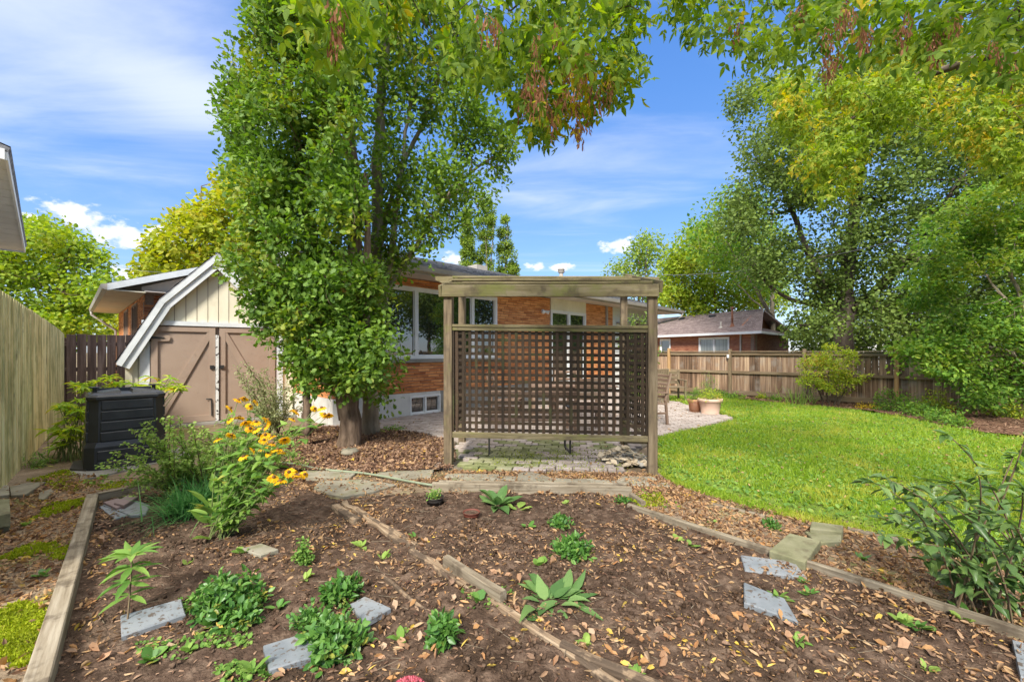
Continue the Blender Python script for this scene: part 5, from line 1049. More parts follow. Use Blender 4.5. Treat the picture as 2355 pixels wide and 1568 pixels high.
def coneflowers():
    b = gz(508, 1240); th = thing('coneflower_plant', b, 'tall clump of drooping yellow coneflowers with big leaves', 'plant')
    heads = [(565, 912, 3.75), (575, 930, 3.7), (530, 937, 3.6), (545, 955, 3.8), (527, 962, 3.55), (556, 975, 3.6), (592, 968, 3.6), (585, 992, 3.5), (615, 985, 3.5), (530, 1003, 3.5), (600, 1012, 3.45), (632, 1005, 3.4), (640, 1030, 3.3), (622, 1040, 3.4), (605, 1030, 3.6), (680, 945, 3.7), (672, 962, 3.6), (722, 940, 3.7), (745, 950, 3.6), (760, 955, 3.6), (630, 1095, 3.2), (645, 1105, 3.2), (690, 1095, 3.3), (680, 1080, 3.4), (575, 1030, 3.4)]
    Pt, Tt = leaf_arrays(np.column_stack([np.cos(np.arange(13) * 6.283 / 13) * .012, np.sin(np.arange(13) * 6.283 / 13) * .012, np.zeros(13)]), np.column_stack([np.cos(np.arange(13) * 6.283 / 13), np.sin(np.arange(13) * 6.283 / 13), -.55 + .3 * rng.random(13)]), np.tile([0, 0, 1.], (13, 1)) + rng.normal(0, .2, (13, 3)), .052, 'oval')
    Pt = Pt * .88
    m_cone = surf('flower_cone', [(.10, .05, .02), (.22, .11, .03)], (60, 60, 60), rough=.9, bump=1)
    cb = MB(); cb.lathe((0, 0, 0), [(.001, -.012), (.012, -.008), (.016, .004), (.012, .016), (.001, .021)], 9); cm = cb.mesh('cone', m_cone, smooth=True); me = None; st = MB(); lp, ld = [], []
    heads = [(X + random.uniform(-8, 8), Y + random.uniform(-5, 5), d) for X, Y, d in heads] + [(500, 1010, 3.5), (655, 1010, 3.4), (560, 1050, 3.4), (590, 925, 3.8), (548, 920, 3.8), (610, 1000, 3.5), (625, 1020, 3.5), (648, 1040, 3.5), (575, 985, 3.6), (700, 1090, 3.4), (665, 1085, 3.3), (740, 938, 3.8), (598, 1000, 3.7), (615, 965, 3.7)]
    for X, Y, d in heads:
        q = W(X, Y, d - .25); root = b + Vector((random.uniform(-.08, .08), random.uniform(-.06, .06), 0)); pts = stemline(st, root, q, (random.uniform(-.18, .18), random.uniform(-.18, .18), .10), .0045, .0025, 8)
        M = Matrix.Translation(q) @ Matrix.Rotation(random.uniform(-.9, .9), 4, 'X') @ Matrix.Rotation(random.uniform(-.6, .9), 4, 'Y') @ Matrix.Rotation(random.random() * 6, 4, 'Z') @ Matrix.Scale(random.uniform(.62, .92), 4)
        if me is None:
            f = npmesh('flower', Pt, Tt, PETAL); me = f.data; f.parent = th; f.matrix_basis = Matrix.Translation(-wl(th)) @ M
        else: f = place('flower', me, th, M)
        c = bpy.data.objects.new('cone', cm); link(c); c.parent = f
        for p in pts[1:-1]:
            for _ in range(3): a = random.random() * 6.28; lp.append(p[:]); ld.append((math.cos(a), math.sin(a), random.uniform(-.4, .5)))
    st.build('stems', m_stem, th)
    n = len(lp); V1 = leaf_arrays(np.array(lp), np.array(ld), np.tile([0, 0, 1.], (n, 1)) + rng.normal(0, .3, (n, 3)), .045 + .06 * rng.random(n), 'ovate')
    k = 26; a = rng.random(k) * 6.28; t = rng.uniform(.1, 1.2, k); hgt = rng.random(k) * .45; V2 = leaf_arrays(np.column_stack([b.x + .1 * np.cos(a), b.y + .08 * np.sin(a), b.z + hgt]), np.column_stack([np.cos(a) * np.cos(t), np.sin(a) * np.cos(t), np.sin(t)]), np.tile([0, 0, 1.], (k, 1)), .09 + .09 * rng.random(k), 'ovate')
    V_, T_ = join([V1, V2]); npmesh('foliage', V_, T_, MIDH, th, 'stuff')
coneflowers()
def sprawl(name, label, roots, tips, m, size, shape, nl, stem=m_stemp, bend=.1, cat='plant', cr=.02, group=None):
    roots = [Vector(r) for r in roots]; th = thing(name, roots[0], label, cat, group); mb = MB(); P = []
    for i, q in enumerate(tips):
        r = roots[i % len(roots)]; pts = stemline(mb, r, q, (random.uniform(-bend, bend), random.uniform(-bend, bend), bend * 1.2), .005, .002, 8)
        for a, c in zip(pts[1:-1], pts[2:]):
            for k in range(3): P.append(a.lerp(c, k / 3)[:])
        P.append(pts[-1][:])
    mb.build('stems', stem, th); V_, T_ = leaf_arrays(*clump(np.array(P), nl, (cr, cr, cr), size, shape, .2)); npmesh('foliage', V_, T_, m, th, 'stuff'); return th
tips = [W(X, Y, 4.0 + rng.normal(0, .15)) for X, Y in [(225, 1072), (245, 1060), (262, 1040), (282, 1020), (300, 990), (325, 975), (345, 970), (366, 962), (395, 955), (415, 960), (440, 975), (300, 1085), (320, 1050), (350, 1030), (380, 1010), (410, 1000), (440, 1010), (470, 990), (460, 1030), (350, 1085), (310, 1110), (290, 1120), (400, 1060), (430, 1060), (480, 1050), (500, 1020), (370, 1060), (340, 1000)]] 
sprawl('catmint_plant', 'sprawling grey green herb leaning over the black bin', [gz(430, 1130), gz(470, 1135), gz(400, 1140)], tips + [t + Vector((random.uniform(-.1, .1), random.uniform(-.1, .2), random.uniform(-.16, .0))) for t in tips[::2]], GREYH, .025, 'round', 5, bend=.12, cr=.016)
tips = [W(X, Y, 5.0 + rng.normal(0, .2)) for X, Y in [(440, 985), (470, 975), (500, 985), (520, 960), (560, 950), (600, 950), (640, 960), (660, 990), (690, 1000), (650, 1030), (600, 1050), (560, 1040), (700, 1040), (720, 1060), (480, 1010), (450, 1050), (520, 1020), (500, 1060)]]
sprawl('herb_patch', 'loose mixed green herbs behind the yellow flowers', [gz(560, 1090), gz(620, 1080), gz(500, 1095)], [t + Vector((random.uniform(-.15, .15), random.uniform(-.9, .2), random.uniform(-.22, .02))) for t in tips * 3], GREYH, .027, 'oval', 4, bend=.17, cr=.022)
tips = [W(X, Y, 6.6 + rng.normal(0, .25)) for X, Y in [(545, 850), (560, 838), (575, 850), (590, 870), (610, 880), (640, 875), (660, 890), (625, 905), (600, 920), (650, 925), (680, 915), (590, 940), (640, 950), (570, 890), (555, 870), (700, 940), (610, 850), (690, 880), (560, 930)]]
sprawl('pale_shrub', 'thin pale variegated shrub in front of the shed door', [gz(640, 1000), gz(620, 1000)], tips * 2, leafm('pale_leaves', [(.26, .29, .12), (.40, .42, .22), (.22, .28, .10)]), .035, 'oval', 5, stem=m_twig, bend=.2, cr=.05)
# peonies behind the bin
def peony(label, cs, d, rx, base, n=60):
    P = []; mb = MB(); b = Vector(base); th = thing('peony_plant', b, label, 'plant', 'yellowing peonies round the black bin')
    for X, Y in cs:
        c = W(X, Y, d + rng.normal(0, .12)); stemline(mb, b + Vector((random.uniform(-.15, .15), random.uniform(-.15, .15), 0)), c, (0, 0, .05), .006, .003, 5)
        for k in range(9): a = 6.28 * k / 9; P.append((c[:], (math.cos(a), math.sin(a), random.uniform(-.5, .35))))
    mb.build('stems', m_stem, th); n = len(P); V_, T_ = leaf_arrays(np.array([p for p, _ in P]), np.array([q for _, q in P]), np.tile([0, 0, 1.], (n, 1)) + rng.normal(0, .3, (n, 3)), .15, 'lance'); npmesh('foliage', V_, T_, PEONY, th, 'stuff')
peony('bright yellow green peony leaves rising behind the black bin', [(x, y) for x, y in zip(rng.uniform(160, 415, 34), rng.uniform(864, 905, 34))], 6.3, 0, G(300, 1030))
peony('green peony stems between the side fence and the bin', [(x, y) for x, y in zip(rng.uniform(135, 195, 28), rng.uniform(885, 1000, 28))], 5.9, 0, G(165, 1060))
peony('low peony leaves at the foot of the side fence', [(x, y) for x, y in zip(rng.uniform(110, 170, 9), rng.uniform(985, 1030, 9))], 5.8, 0, G(135, 1062))
bushy('fern_weed', G(85, 1075), .14, .16, 26, 'small ferny weed against the side fence foot', 'plant', MIDH, .05, 'lance', 8, .06)
# shrub and bed along the far fence
b = G(1912, 936); 
def burning_bush():
    poly = [(1838, 835), (1870, 805), (1900, 792), (1960, 798), (1975, 835), (2003, 850), (1985, 878), (1950, 880), (1958, 900), (1930, 912), (1900, 895), (1855, 900), (1838, 870)]
    P = crown_pts(poly, 170, b.y, .6, 30); S = lambda *p: smooth_path(p, 4, .01)
    tr = [(S(b + Vector((dx * .3, 0, 0)), b + Vector((dx * .5, 0, .35)), b + Vector((dx, dy, 1.0))), .028, .01) for dx, dy in ((-.6, .1), (-.2, -.2), (.25, .2), (.6, -.1))]
    tree('burning_bush', b, 'rounded yellow green shrub with orange tips before the fence', tr, P, [dict(n=20, r=(.13, .13, .08), size=.06, shape='oval', droop=.1, flat=.5)], BUSHY, m_twig, r_tip=.0025, sides=6, cat='shrub', bark_n=0)
burning_bush()
tuft('iris_clump', G(1832, 930), 90, .72, 'strappy iris leaves beside the rounded shrub', GREYH, .45, .25)
bushy('golden_shrub', G(1998, 944), .32, .2, 60, 'low golden yellow shrub under the fence', 'shrub', YFLOW, .03, 'tri', 10, .06, m_twig)
for X, Y, r, h, lab, m in ((2060, 950, .45, .6, 'mixed green perennial beside the golden shrub', SHRUBG), (2120, 962, .4, .45, 'bushy green perennial along the curve of the lawn', SHRUBG), (2165, 975, .35, .35, 'shorter perennial at the bend of the lawn edge', SHRUBG), (2095, 935, .35, .85, 'tall leggy perennial against the fence post', SHRUBG), (2155, 950, .35, .6, 'tinged perennial under the drooping branches', BUSHY), (1690, 918, .3, .15, 'low green edging plant nearest the pots', SHRUBG), (1752, 921, .16, .16, 'small orange tinged edging plant by the fence', BUSHY), (2320, 965, .35, .42, 'reddish yellow shrub at the end of the bark bed', BUSHY), (1655, 914, .3, .22, 'small wild green patch at the fence foot', SHRUBG), (2200, 985, .2, .2, 'tiny plant on the edge of the bark bed', SHRUBG), (1780, 924, .2, .12, 'low sprigs in front of the iris leaves', SHRUBG)):
    p = G(X, Y); bushy('perennial_plant', p, r, h, int(60 * r / .3), lab, 'plant', m, .055, 'oval', 9, .08, group='plants along the shrub bed')
bushy('ground_cover_plant', G(898, 996), .30, .12, 70, 'low green ground cover beside the pale oak foot', 'plant', SHRUBG, .035, 'oval', 9, .05)
bushy('ground_cover_plant', G(560, 1065), .4, .12, 60, 'low weeds on the path behind the yellow flowers', 'plant', MIDH, .035, 'oval', 8, .05)
# big arching plant in the near corner
def corner_plant():
    tips = [(2010, 1110), (2040, 1100), (2065, 1115), (2100, 1120), (2020, 1190), (2030, 1230), (2075, 1150), (2130, 1105), (2110, 1180), (2160, 1150), (2190, 1110), (2220, 1130), (2250, 1090), (2100, 1250), (2130, 1290), (2290, 1180), (2330, 1050), (2350, 1120), (2200, 1250), (2260, 1280), (2330, 1250), (2160, 1330), (2380, 1300), (2180, 1000), (2360, 1000), (2060, 1180), (2240, 1180), (2310, 1330), (2150, 1220), (2270, 1380)]
    roots = [G(2210, 1415), G(2300, 1440), G(2250, 1400), G(2400, 1440)]; th = thing('aster_plant', roots[0], 'big arching dark leaved plant filling the near corner', 'plant'); mb = MB(); P, D = [], []; hp = []
    for i, (X, Y) in enumerate(tips):
        d = roots[i % 4].y + rng.uniform(-.25, .3); q = W(X, Y, d); r = roots[i % 4] + Vector((random.uniform(-.07, .07), random.uniform(-.07, .07), 0)); pts = stemline(mb, r, q, (.12, 0, .22), .0055, .0025, 12); hp.append(q)
        for a, c in zip(pts[2:-1], pts[3:]):
            for k in range(2):
                p = a.lerp(c, k / 2); an = random.random() * 6.28; P.append(p[:]); D.append((math.cos(an), math.sin(an), random.uniform(-1.0, .1)))
        for k in range(5): an = random.random() * 6.28; P.append(q[:]); D.append((math.cos(an), math.sin(an), random.uniform(-.4, .6)))
    mb.build('stems', m_stemp, th); n = len(P); V_, T_ = leaf_arrays(np.array(P), np.array(D), np.tile([0, 0, 1.], (n, 1)) + rng.normal(0, .25, (n, 3)), .082 * (.6 + .6 * rng.random(n)), 'ovate'); npmesh('foliage', V_, T_, DARKA, th, 'stuff')
    hd = clump(np.array([h[:] for h in hp[:14]]), 26, (.03, .03, .018), .014, 'tri', -.3); V_, T_ = leaf_arrays(*hd); npmesh('flower_heads', V_, T_, BUSHY, th, 'stuff')
corner_plant()
def sedum():
    b = Vector((-.415, 1.70, 0)); th = thing('sedum_plant', b, 'pink domed sedum flower head at the bottom edge', 'flower'); mb = MB()
    for k in range(9): a = 6.28 * k / 9; stemline(mb, b, b + Vector((.05 * math.cos(a), .05 * math.sin(a), .10)), (0, 0, 0), .004, .003, 3)
    mb.build('stems', m_stem, th); n = 900; c = norm(rng.normal(0, 1, (n, 3))); c[:, 2] = np.abs(c[:, 2]); P = np.array([b.x, b.y, .085]) + c * np.array([.068, .068, .04]); V_, T_ = leaf_arrays(P, c + rng.normal(0, .3, (n, 3)), rng.normal(0, 1, (n, 3)), .011, 'tri'); npmesh('flower_head', V_, T_, PINK, th)
    V_, T_ = leaf_arrays(*clump(np.array([[b.x, b.y, .05]]), 24, (.08, .08, .03), .04, 'round', -.2)); npmesh('foliage', V_, T_, GREYH, th, 'stuff')
sedum()
# small weeds through the bed
spots = [(430, 1300), (560, 1280), (1215, 1215), (1560, 1245), (1590, 1262), (1850, 1345), (1862, 1375), (1350, 1490), (1790, 1380), (2075, 1440), (2110, 1450), (2220, 1440), (2235, 1425), (2130, 1545), (1640, 1205), (880, 1290), (955, 1240), (1100, 1400), (480, 1440), (640, 1400), (580, 1560), (1835, 1480), (1300, 1165), (240, 1100), (60, 1215), (100, 1330), (700, 1340), (920, 1480), (830, 1260), (1460, 1560), (2050, 1350), (1980, 1290), (1240, 1310), (350, 1520), (430, 1500)]
sides_ = ['beside the longest timber', 'in open soil', 'near a slate', 'among fallen leaves']
marks = [((352, 1435), 'the speckled pale slate'), ((525, 1350), 'the largest leafy clump'), ((786, 1350), 'the round dark clump'), ((768, 1450), 'the clump over two slates'), ((1020, 1450), 'the upright dark clump'), ((1314, 1250), 'the jagged green clump'), ((1255, 1360), 'the sprawling long leaved plant'), ((1143, 1150), 'the broad leaved hosta'), ((1084, 1185), 'the sunken brown pot'), ((1000, 1150), 'the black nursery pot'), ((698, 1280), 'the ball shaped herb'), ((1780, 1308), 'the long slate by the timber'), ((1770, 1395), 'the pointed slate'), ((1830, 1260), 'the large greenish block'), ((2250, 1400), 'the big corner plant'), ((1570, 1215), 'the upper end of the longest timber'), ((1090, 1350), 'the loose timber offcut'), ((508, 1235), 'the coneflower stems'), ((300, 1290), 'the whorled lily shoot'), ((160, 1350), 'the pale path side timber'), ((1350, 1530), 'the bottom loose timber'), ((940, 1560), 'the pink sedum'), ((1430, 1145), 'the end of the far timber'), ((2050, 1370), 'the middle of the longest timber'), ((60, 1135), 'the fence foot flagstone')]
used_ = {}
for i, (X, Y) in enumerate(spots):
    wm = random.choice((MIDH, GREYH, DARKH)); mk = min(marks, key=lambda q: (q[0][0] - X) ** 2 + 4 * (q[0][1] - Y) ** 2); dy, dx = Y - mk[0][1], X - mk[0][0]
    rel = ('in front of' if dy > 0 else 'behind') if abs(dy) * 1.6 > abs(dx) else ('on the lawn side of' if dx > 0 else 'on the fence side of'); lab = 'tiny %s weed %s %s' % ({MIDH: 'bright green', GREYH: 'greyish green', DARKH: 'dark green'}[wm], rel, mk[1]); used_[lab] = used_.get(lab, 0) + 1; nth = used_[lab]
    if nth > 1: lab = lab.replace('tiny', [None, None, 'second', 'third', 'fourth', 'fifth'][nth])
    rosette('weed', gz(X, Y), random.randint(5, 10), random.uniform(.04, .08), lab, wm, random.choice(('oval', 'round')), (.2, 1.0), group='tiny weeds in the soil bed', wide=.02)
for X, Y, n in ((560, 1560, 60), (470, 1400, 50), (510, 1475, 70), (1500, 1150, 50), (380, 1500, 30), (1120, 1390, 24)):
    p = scatter(gpoly([(X - 70, Y - 22), (X + 60, Y - 30), (X + 75, Y + 20), (X - 50, Y + 26)]), n * 3); k = len(p); D = rng.normal(0, 1, (k, 3)); D[:, 2] = .5; leaves('ground_cover', np.column_stack([p, gh(p[:, 0], p[:, 1]) + .004]), D, rng.normal(0, .4, (k, 3)) + np.array([0, 0, 1]), .013 + .014 * rng.random(k), 'round', MIDH if Y != 1150 else SHRUBG, kind='stuff')
# climbing vine on its post
def vine():
    b = Vector((3.05, 10.3, 0)); c = []
    for k in range(150):
        z = rng.uniform(.35, 2.35); c.append((b.x + rng.normal(0, .17) * (1 - abs(z - 1.5) * .25), b.y + rng.normal(0, .12), z))
    th = thing('climbing_vine', b, 'dark green climber on a post behind the arbour', 'vine'); board(th, b, b + ZUP * 2.2, .08, .08, m_slat, 'post', up=Vector((1, 0, 0)))
    mb = MB()
    for k in range(5): a = k * 1.25; mb.tube([b + Vector((.06 * math.cos(a + z * 3), .06 * math.sin(a + z * 3), z)) for z in np.linspace(0, 2.2, 12)], .008, 4)
    mb.build('stems', m_twig, th); V_, T_ = leaf_arrays(*clump(np.array(c), 14, (.09, .09, .09), .07, 'oval', .6)); npmesh('foliage', V_, T_, MAPLE, th, 'stuff')
vine()

# moss
mp = []
for poly, n in (([(110, 1165), (220, 1145), (205, 1200), (165, 1290), (90, 1340), (-40, 1400), (-40, 1260), (40, 1220), (90, 1190)], 26000), ([(0, 1300), (110, 1270), (150, 1290), (80, 1380), (0, 1400)], 6000), ([(-40, 1370), (155, 1320), (130, 1420), (75, 1540), (-40, 1560)], 26000), ([(60, 1110), (150, 1085), (230, 1120), (290, 1110), (330, 1120), (200, 1140), (120, 1130)], 6000), ([(1060, 1050), (1480, 1040), (1500, 1095), (1050, 1090)], 1500), ([(-60, 1280), (100, 1260), (60, 1420), (-60, 1440)], 12000), ([(1440, 1150), (1520, 1140), (1540, 1165), (1470, 1172)], 1200)):
    p = scatter(gpoly(poly), n); k = fbm(p[:, 0], p[:, 1], 2.6, 4, 200); mp.append(p[k > .37 + .13 * rng.random(len(p))])
mp = np.vstack(mp); k = len(mp); D = rng.normal(0, .8, (k, 3)); D[:, 2] = 1
pz = np.where(inside(mp[:, 0], mp[:, 1], PATIO), .045, gh(mp[:, 0], mp[:, 1])); leaves('moss', np.column_stack([mp, pz + .012 * rng.random(k)]), D, rng.normal(0, 1, (k, 3)), .013 + .013 * rng.random(k), 'tri', MOSSM, kind='stuff')

# ------------------------------------------------------------------ garden things
def timber(pts, w, h, label, m=m_bed, z=.0, name='bed_timber', grp='timbers edging the soil beds', wob=.0):
    a, b = Vector(pts[0]), Vector(pts[1]); a.z = b.z = 0; th = thing(name, a, label, 'timber', grp); L = (b - a).length; n = max(int(L / .12), 2); x = (b - a).normalized(); y = Vector((-x.y, x.x, 0)); mb = MB(); rows = []; z = z + float(np.mean(gh(np.linspace(a.x, b.x, 30), np.linspace(a.y, b.y, 30)))) * .8
    for i in range(n + 1):
        c = a + x * (L * i / n) + y * random.uniform(-wob, wob); ww = w / 2 * (1 - random.random() * wob * 12); hh = h * (1 - random.random() * wob * 8); e = .006; rows.append([c - y * ww + ZUP * (z - .03), c - y * ww + ZUP * (z + hh - e), c - y * (ww - e) + ZUP * (z + hh), c + y * (ww - e) + ZUP * (z + hh), c + y * ww + ZUP * (z + hh - e), c + y * ww + ZUP * (z - .03)])
    v = [p for r in rows for p in r]; fs = [(i * 6 + k, (i + 1) * 6 + k, (i + 1) * 6 + (k + 1) % 6, i * 6 + (k + 1) % 6) for i in range(n) for k in range(6)] + [(5, 4, 3, 2, 1, 0), tuple(n * 6 + k for k in range(6))]
    # store in a frame along the timber so the grain follows it
    R = Matrix((x, y, ZUP)).transposed().to_4x4(); Ri = R.inverted(); me = bpy.data.meshes.new('plank'); me.from_pydata([(Ri @ (p - a))[:] for p in v], [], [f[::-1] for f in fs]); me.materials.append(m)
    M = R.copy(); M.translation = a; place('plank', me, th, M); return th
timber((G(213, 1158), G(100, 1568) + Vector((.42, -.48, 0))), .085, .085, 'long pale timber edging the mossy path side of the bed')
timber((G(222, 1156), G(600, 1078)), .05, .085, 'timber edging the back of the bed behind the chives')
timber((G(995, 1131), G(1452, 1142)), .045, .085, 'straight far timber behind the broad leaved plant')
timber((G(1010, 1124), G(1440, 1131)), .03, .075, 'thin upper board lying behind the straight far timber')
timber((G(1452, 1150), G(1480, 1170)), .045, .06, 'short stub of timber at the end of the far board')
timber((G(1445, 1174), G(2355, 1480) + Vector((.5, -.55, 0))), .042, .05, 'longest timber edging the bed towards the lawn', wob=.002)
timber((G(790, 1160), G(1130, 1392)), .06, .026, 'rotten split timber crossing the middle of the bed', m_rot, wob=.024)
timber((G(1095, 1372), G(1420, 1568) + Vector((.3, -.35, 0))), .05, .026, 'rotten timber running on to the bottom edge', m_rot, wob=.022)
timber((G(772, 1172), G(822, 1205)), .085, .05, 'crumbling end piece beside the triangular flagstone', m_rot, wob=.02)
timber((G(822, 1180), G(960, 1262)), .03, .04, 'thin splinter alongside the rotten timber', m_rot, wob=.01)
timber((G(1025, 1310), G(1158, 1398)), .05, .075, 'short loose offcut beside the sprawling plant', m_bed, name='loose_timber', wob=.003)
timber((G(1290, 1500), G(1520, 1600)), .05, .045, 'loose weathered timber at the bottom of the bed', m_rot, name='loose_timber', wob=.01)
timber((G(880, 1330), G(1010, 1440)), .022, .018, 'sunken rotten strip left of the dark upright clump', m_rot, name='loose_timber', wob=.01)
timber((G(1950, 1225), G(2160, 1272)), .06, .03, 'half buried board on the lawn edge', m_bed, name='loose_timber', wob=.004)
timber((G(1640, 1165), G(1760, 1192)), .05, .02, 'sunken board between lawn and bed', m_bed, name='loose_timber', wob=.004)
def slab(name, q, z0, th_, label, m, cat, grp=None, tilt=0):
    P = [G(*p) for p in q]; c = sum(P, Vector()) / len(P); t = thing(name, (c.x, c.y, 0), label, cat, grp); mb = MB(); k = len(P); ch = .006
    z0 = z0 - .012 + float(max(gh(p.x * .8 + c.x * .2, p.y * .8 + c.y * .2) for p in P))
    Q = [p + (p - c).normalized() * 0 for p in P]; top = [c + (p - c) * (1 - ch / max((p - c).length, .03)) for p in Q]; zt = lambda p: z0 + th_ + tilt * (p.y - c.y)
    v = [(p.x, p.y, z0 - .02) for p in Q] + [(p.x, p.y, zt(p) - ch) for p in Q] + [(p.x, p.y, zt(p)) for p in top]
    fs = [tuple(range(2 * k, 3 * k))] + [(i, (i + 1) % k, k + (i + 1) % k, k + i) for i in range(k)] + [(k + i, k + (i + 1) % k, 2 * k + (i + 1) % k, 2 * k + i) for i in range(k)]
    a = sum((Q[i].x * Q[(i + 1) % k].y - Q[(i + 1) % k].x * Q[i].y) for i in range(k))
    if a < 0: fs = [f[::-1] for f in fs]
    mb.add(v, fs); mb.build('slab', m, t); return t
gs = 'grey slates laid in the soil'
slab('slate_tile', [(277, 1429), (417, 1389), (427, 1425), (279, 1477)], .02, .02, 'speckled pale slate in front of the lily shoot', m_slate, 'slate', gs)
slab('slate_tile', [(605, 1508), (690, 1481), (745, 1526), (619, 1566)], .02, .02, 'leaf strewn slate under the overhanging dark clump', m_slate, 'slate', gs)
slab('slate_tile', [(805, 1407), (839, 1389), (899, 1417), (837, 1452)], .02, .014, 'slate half buried beside two dark clumps', m_slate, 'slate', gs)
slab('slate_tile', [(1703, 1291), (1827, 1305), (1856, 1339), (1713, 1324)], .02, .012, 'long slate lying against the longest timber', m_slate, 'slate', gs, .05)
slab('slate_tile', [(1710, 1355), (1805, 1391), (1836, 1442), (1711, 1400)], .02, .012, 'pointed slate next in front of the long slate', m_slate, 'slate', gs, .04)
slab('slate_tile', [(2327, 1491), (2400, 1510), (2420, 1600), (2347, 1580)], .02, .015, 'slate cut off by the near corner of the frame', m_slate, 'slate', gs)
slab('flat_stone', [(552, 1275), (600, 1262), (640, 1276), (600, 1290)], .012, .015, 'small grey stone half sunk behind the largest clump', m_flag, 'stone')
for i, (q, m, z, lab) in enumerate((([(228, 1170), (262, 1158), (310, 1185), (262, 1198)], m_slate, .01, 'bottom grey slate of the heap in the timber corner'), ([(235, 1168), (300, 1152), (345, 1168), (335, 1190), (300, 1192)], m_slate, .02, 'pale slate under the reddish ones in the timber corner'), ([(237, 1166), (270, 1156), (300, 1166), (268, 1180)], m_slate2, .035, 'reddish slate on the heap in the timber corner'), ([(262, 1172), (295, 1152), (318, 1156), (285, 1178)], m_slate2, .05, 'topmost brown slate of the timber corner heap'))):
    slab('slate_piece', q, z, .012, lab, m, 'slate', 'slates heaped in the timber corner')
gf = 'flagstones laid along the back of the bed'
for q, lab, th_ in (([(700, 1092), (752, 1084), (830, 1086), (805, 1108), (700, 1106)], 'flagstone under the hose near the yellow flowers', .04), ([(862, 1100), (880, 1088), (998, 1088), (990, 1106), (930, 1108)], 'wide pale flagstone between hose and arbour foot', .04), ([(722, 1128), (735, 1114), (830, 1110), (912, 1122), (860, 1138), (790, 1150), (745, 1142)], 'large dark triangular flagstone at the timber end', .03), ([(1038, 1112), (1045, 1096), (1148, 1098), (1150, 1112), (1100, 1115)], 'flagstone in front of the arbour beside its near post', .03), ([(1188, 1118), (1192, 1094), (1225, 1092), (1272, 1108), (1225, 1122)], 'pointed flagstone in the middle of the row', .03), ([(1310, 1118), (1316, 1108), (1368, 1108), (1374, 1116)], 'smallest flagstone of the row', .03), ([(1420, 1110), (1430, 1102), (1500, 1103), (1512, 1110), (1470, 1116)], 'flagstone nearest the lawn side post', .025), ([(22, 1132), (62, 1122), (105, 1120), (60, 1150), (25, 1152)], 'flagstone at the foot of the side fence', .05), ([(90, 1142), (118, 1132), (125, 1138), (100, 1158), (88, 1156)], 'small stone by the fence flagstone', .03), ([(-60, 1125), (20, 1128), (22, 1150), (-60, 1160)], 'flagstone cut by the frame beside the fence', .05)):
    th_ *= .6
    slab('flagstone', q, .015, th_, lab, m_flag, 'flagstone', gf)
for i, z in enumerate((0, .085)):
    slab('paver_block', [(-70, 1190 + 4 * i), (22, 1188 + 4 * i), (24, 1225 + 4 * i), (-70, 1245 + 4 * i)], z, .08, ('lower block of the small stack under the fence', 'upper block of the small stack under the fence')[i], m_block, 'block', 'blocks stacked by the path')
def pblock(label, q, z, h, tilt=(0, 0)):
    P = [G(*p) for p in q]; c = sum(P, Vector()) / 4; t = thing('paver_block', (c.x, c.y, 0), label, 'block', 'loose concrete blocks on the bed edge'); mb = MB(); v = [(p.x, p.y, z) for p in P] + [(p.x, p.y, z + h + tilt[0] * (p.x - c.x) + tilt[1] * (p.y - c.y)) for p in P]
    mb.add(v, [(0, 1, 5, 4), (1, 2, 6, 5), (2, 3, 7, 6), (3, 0, 4, 7), (4, 5, 6, 7)]); o = mb.build('block', m_block, t); bv = o.modifiers.new('bevel', 'BEVEL'); bv.width = .008; bv.segments = 2
pblock('large greenish block beside the longest timber', [(1768, 1292), (1852, 1318), (1888, 1270), (1815, 1254)], 0, .085, (0, .06)); pblock('narrow block leaning behind the large greenish one', [(1878, 1262), (1935, 1262), (1935, 1245), (1850, 1235)], 0, .055, (.05, 0)); pblock('farthest small block of the three on the bed edge', [(1862, 1240), (1938, 1248), (1940, 1232), (1866, 1222)], .01, .075)
def hose():
    pts = [(640, 1070), (690, 1079), (730, 1088), (775, 1093), (830, 1098), (880, 1106), (930, 1116), (985, 1126), (1040, 1130), (1100, 1131), (1180, 1127), (1300, 1126), (1420, 1128)]
    P = smooth_path([G(x, y) + ZUP * (.055 if 690 <= x <= 1000 else .04 if x > 1400 else .045) for x, y in pts], 5)
    th = thing('garden_hose', G(640, 1070), 'grey green garden hose trailing over the flagstones', 'hose'); mb = MB(); mb.tube(list(P)[:-22], .013, 8); mb.build('tube', m_hose, th, smooth=True)
hose()
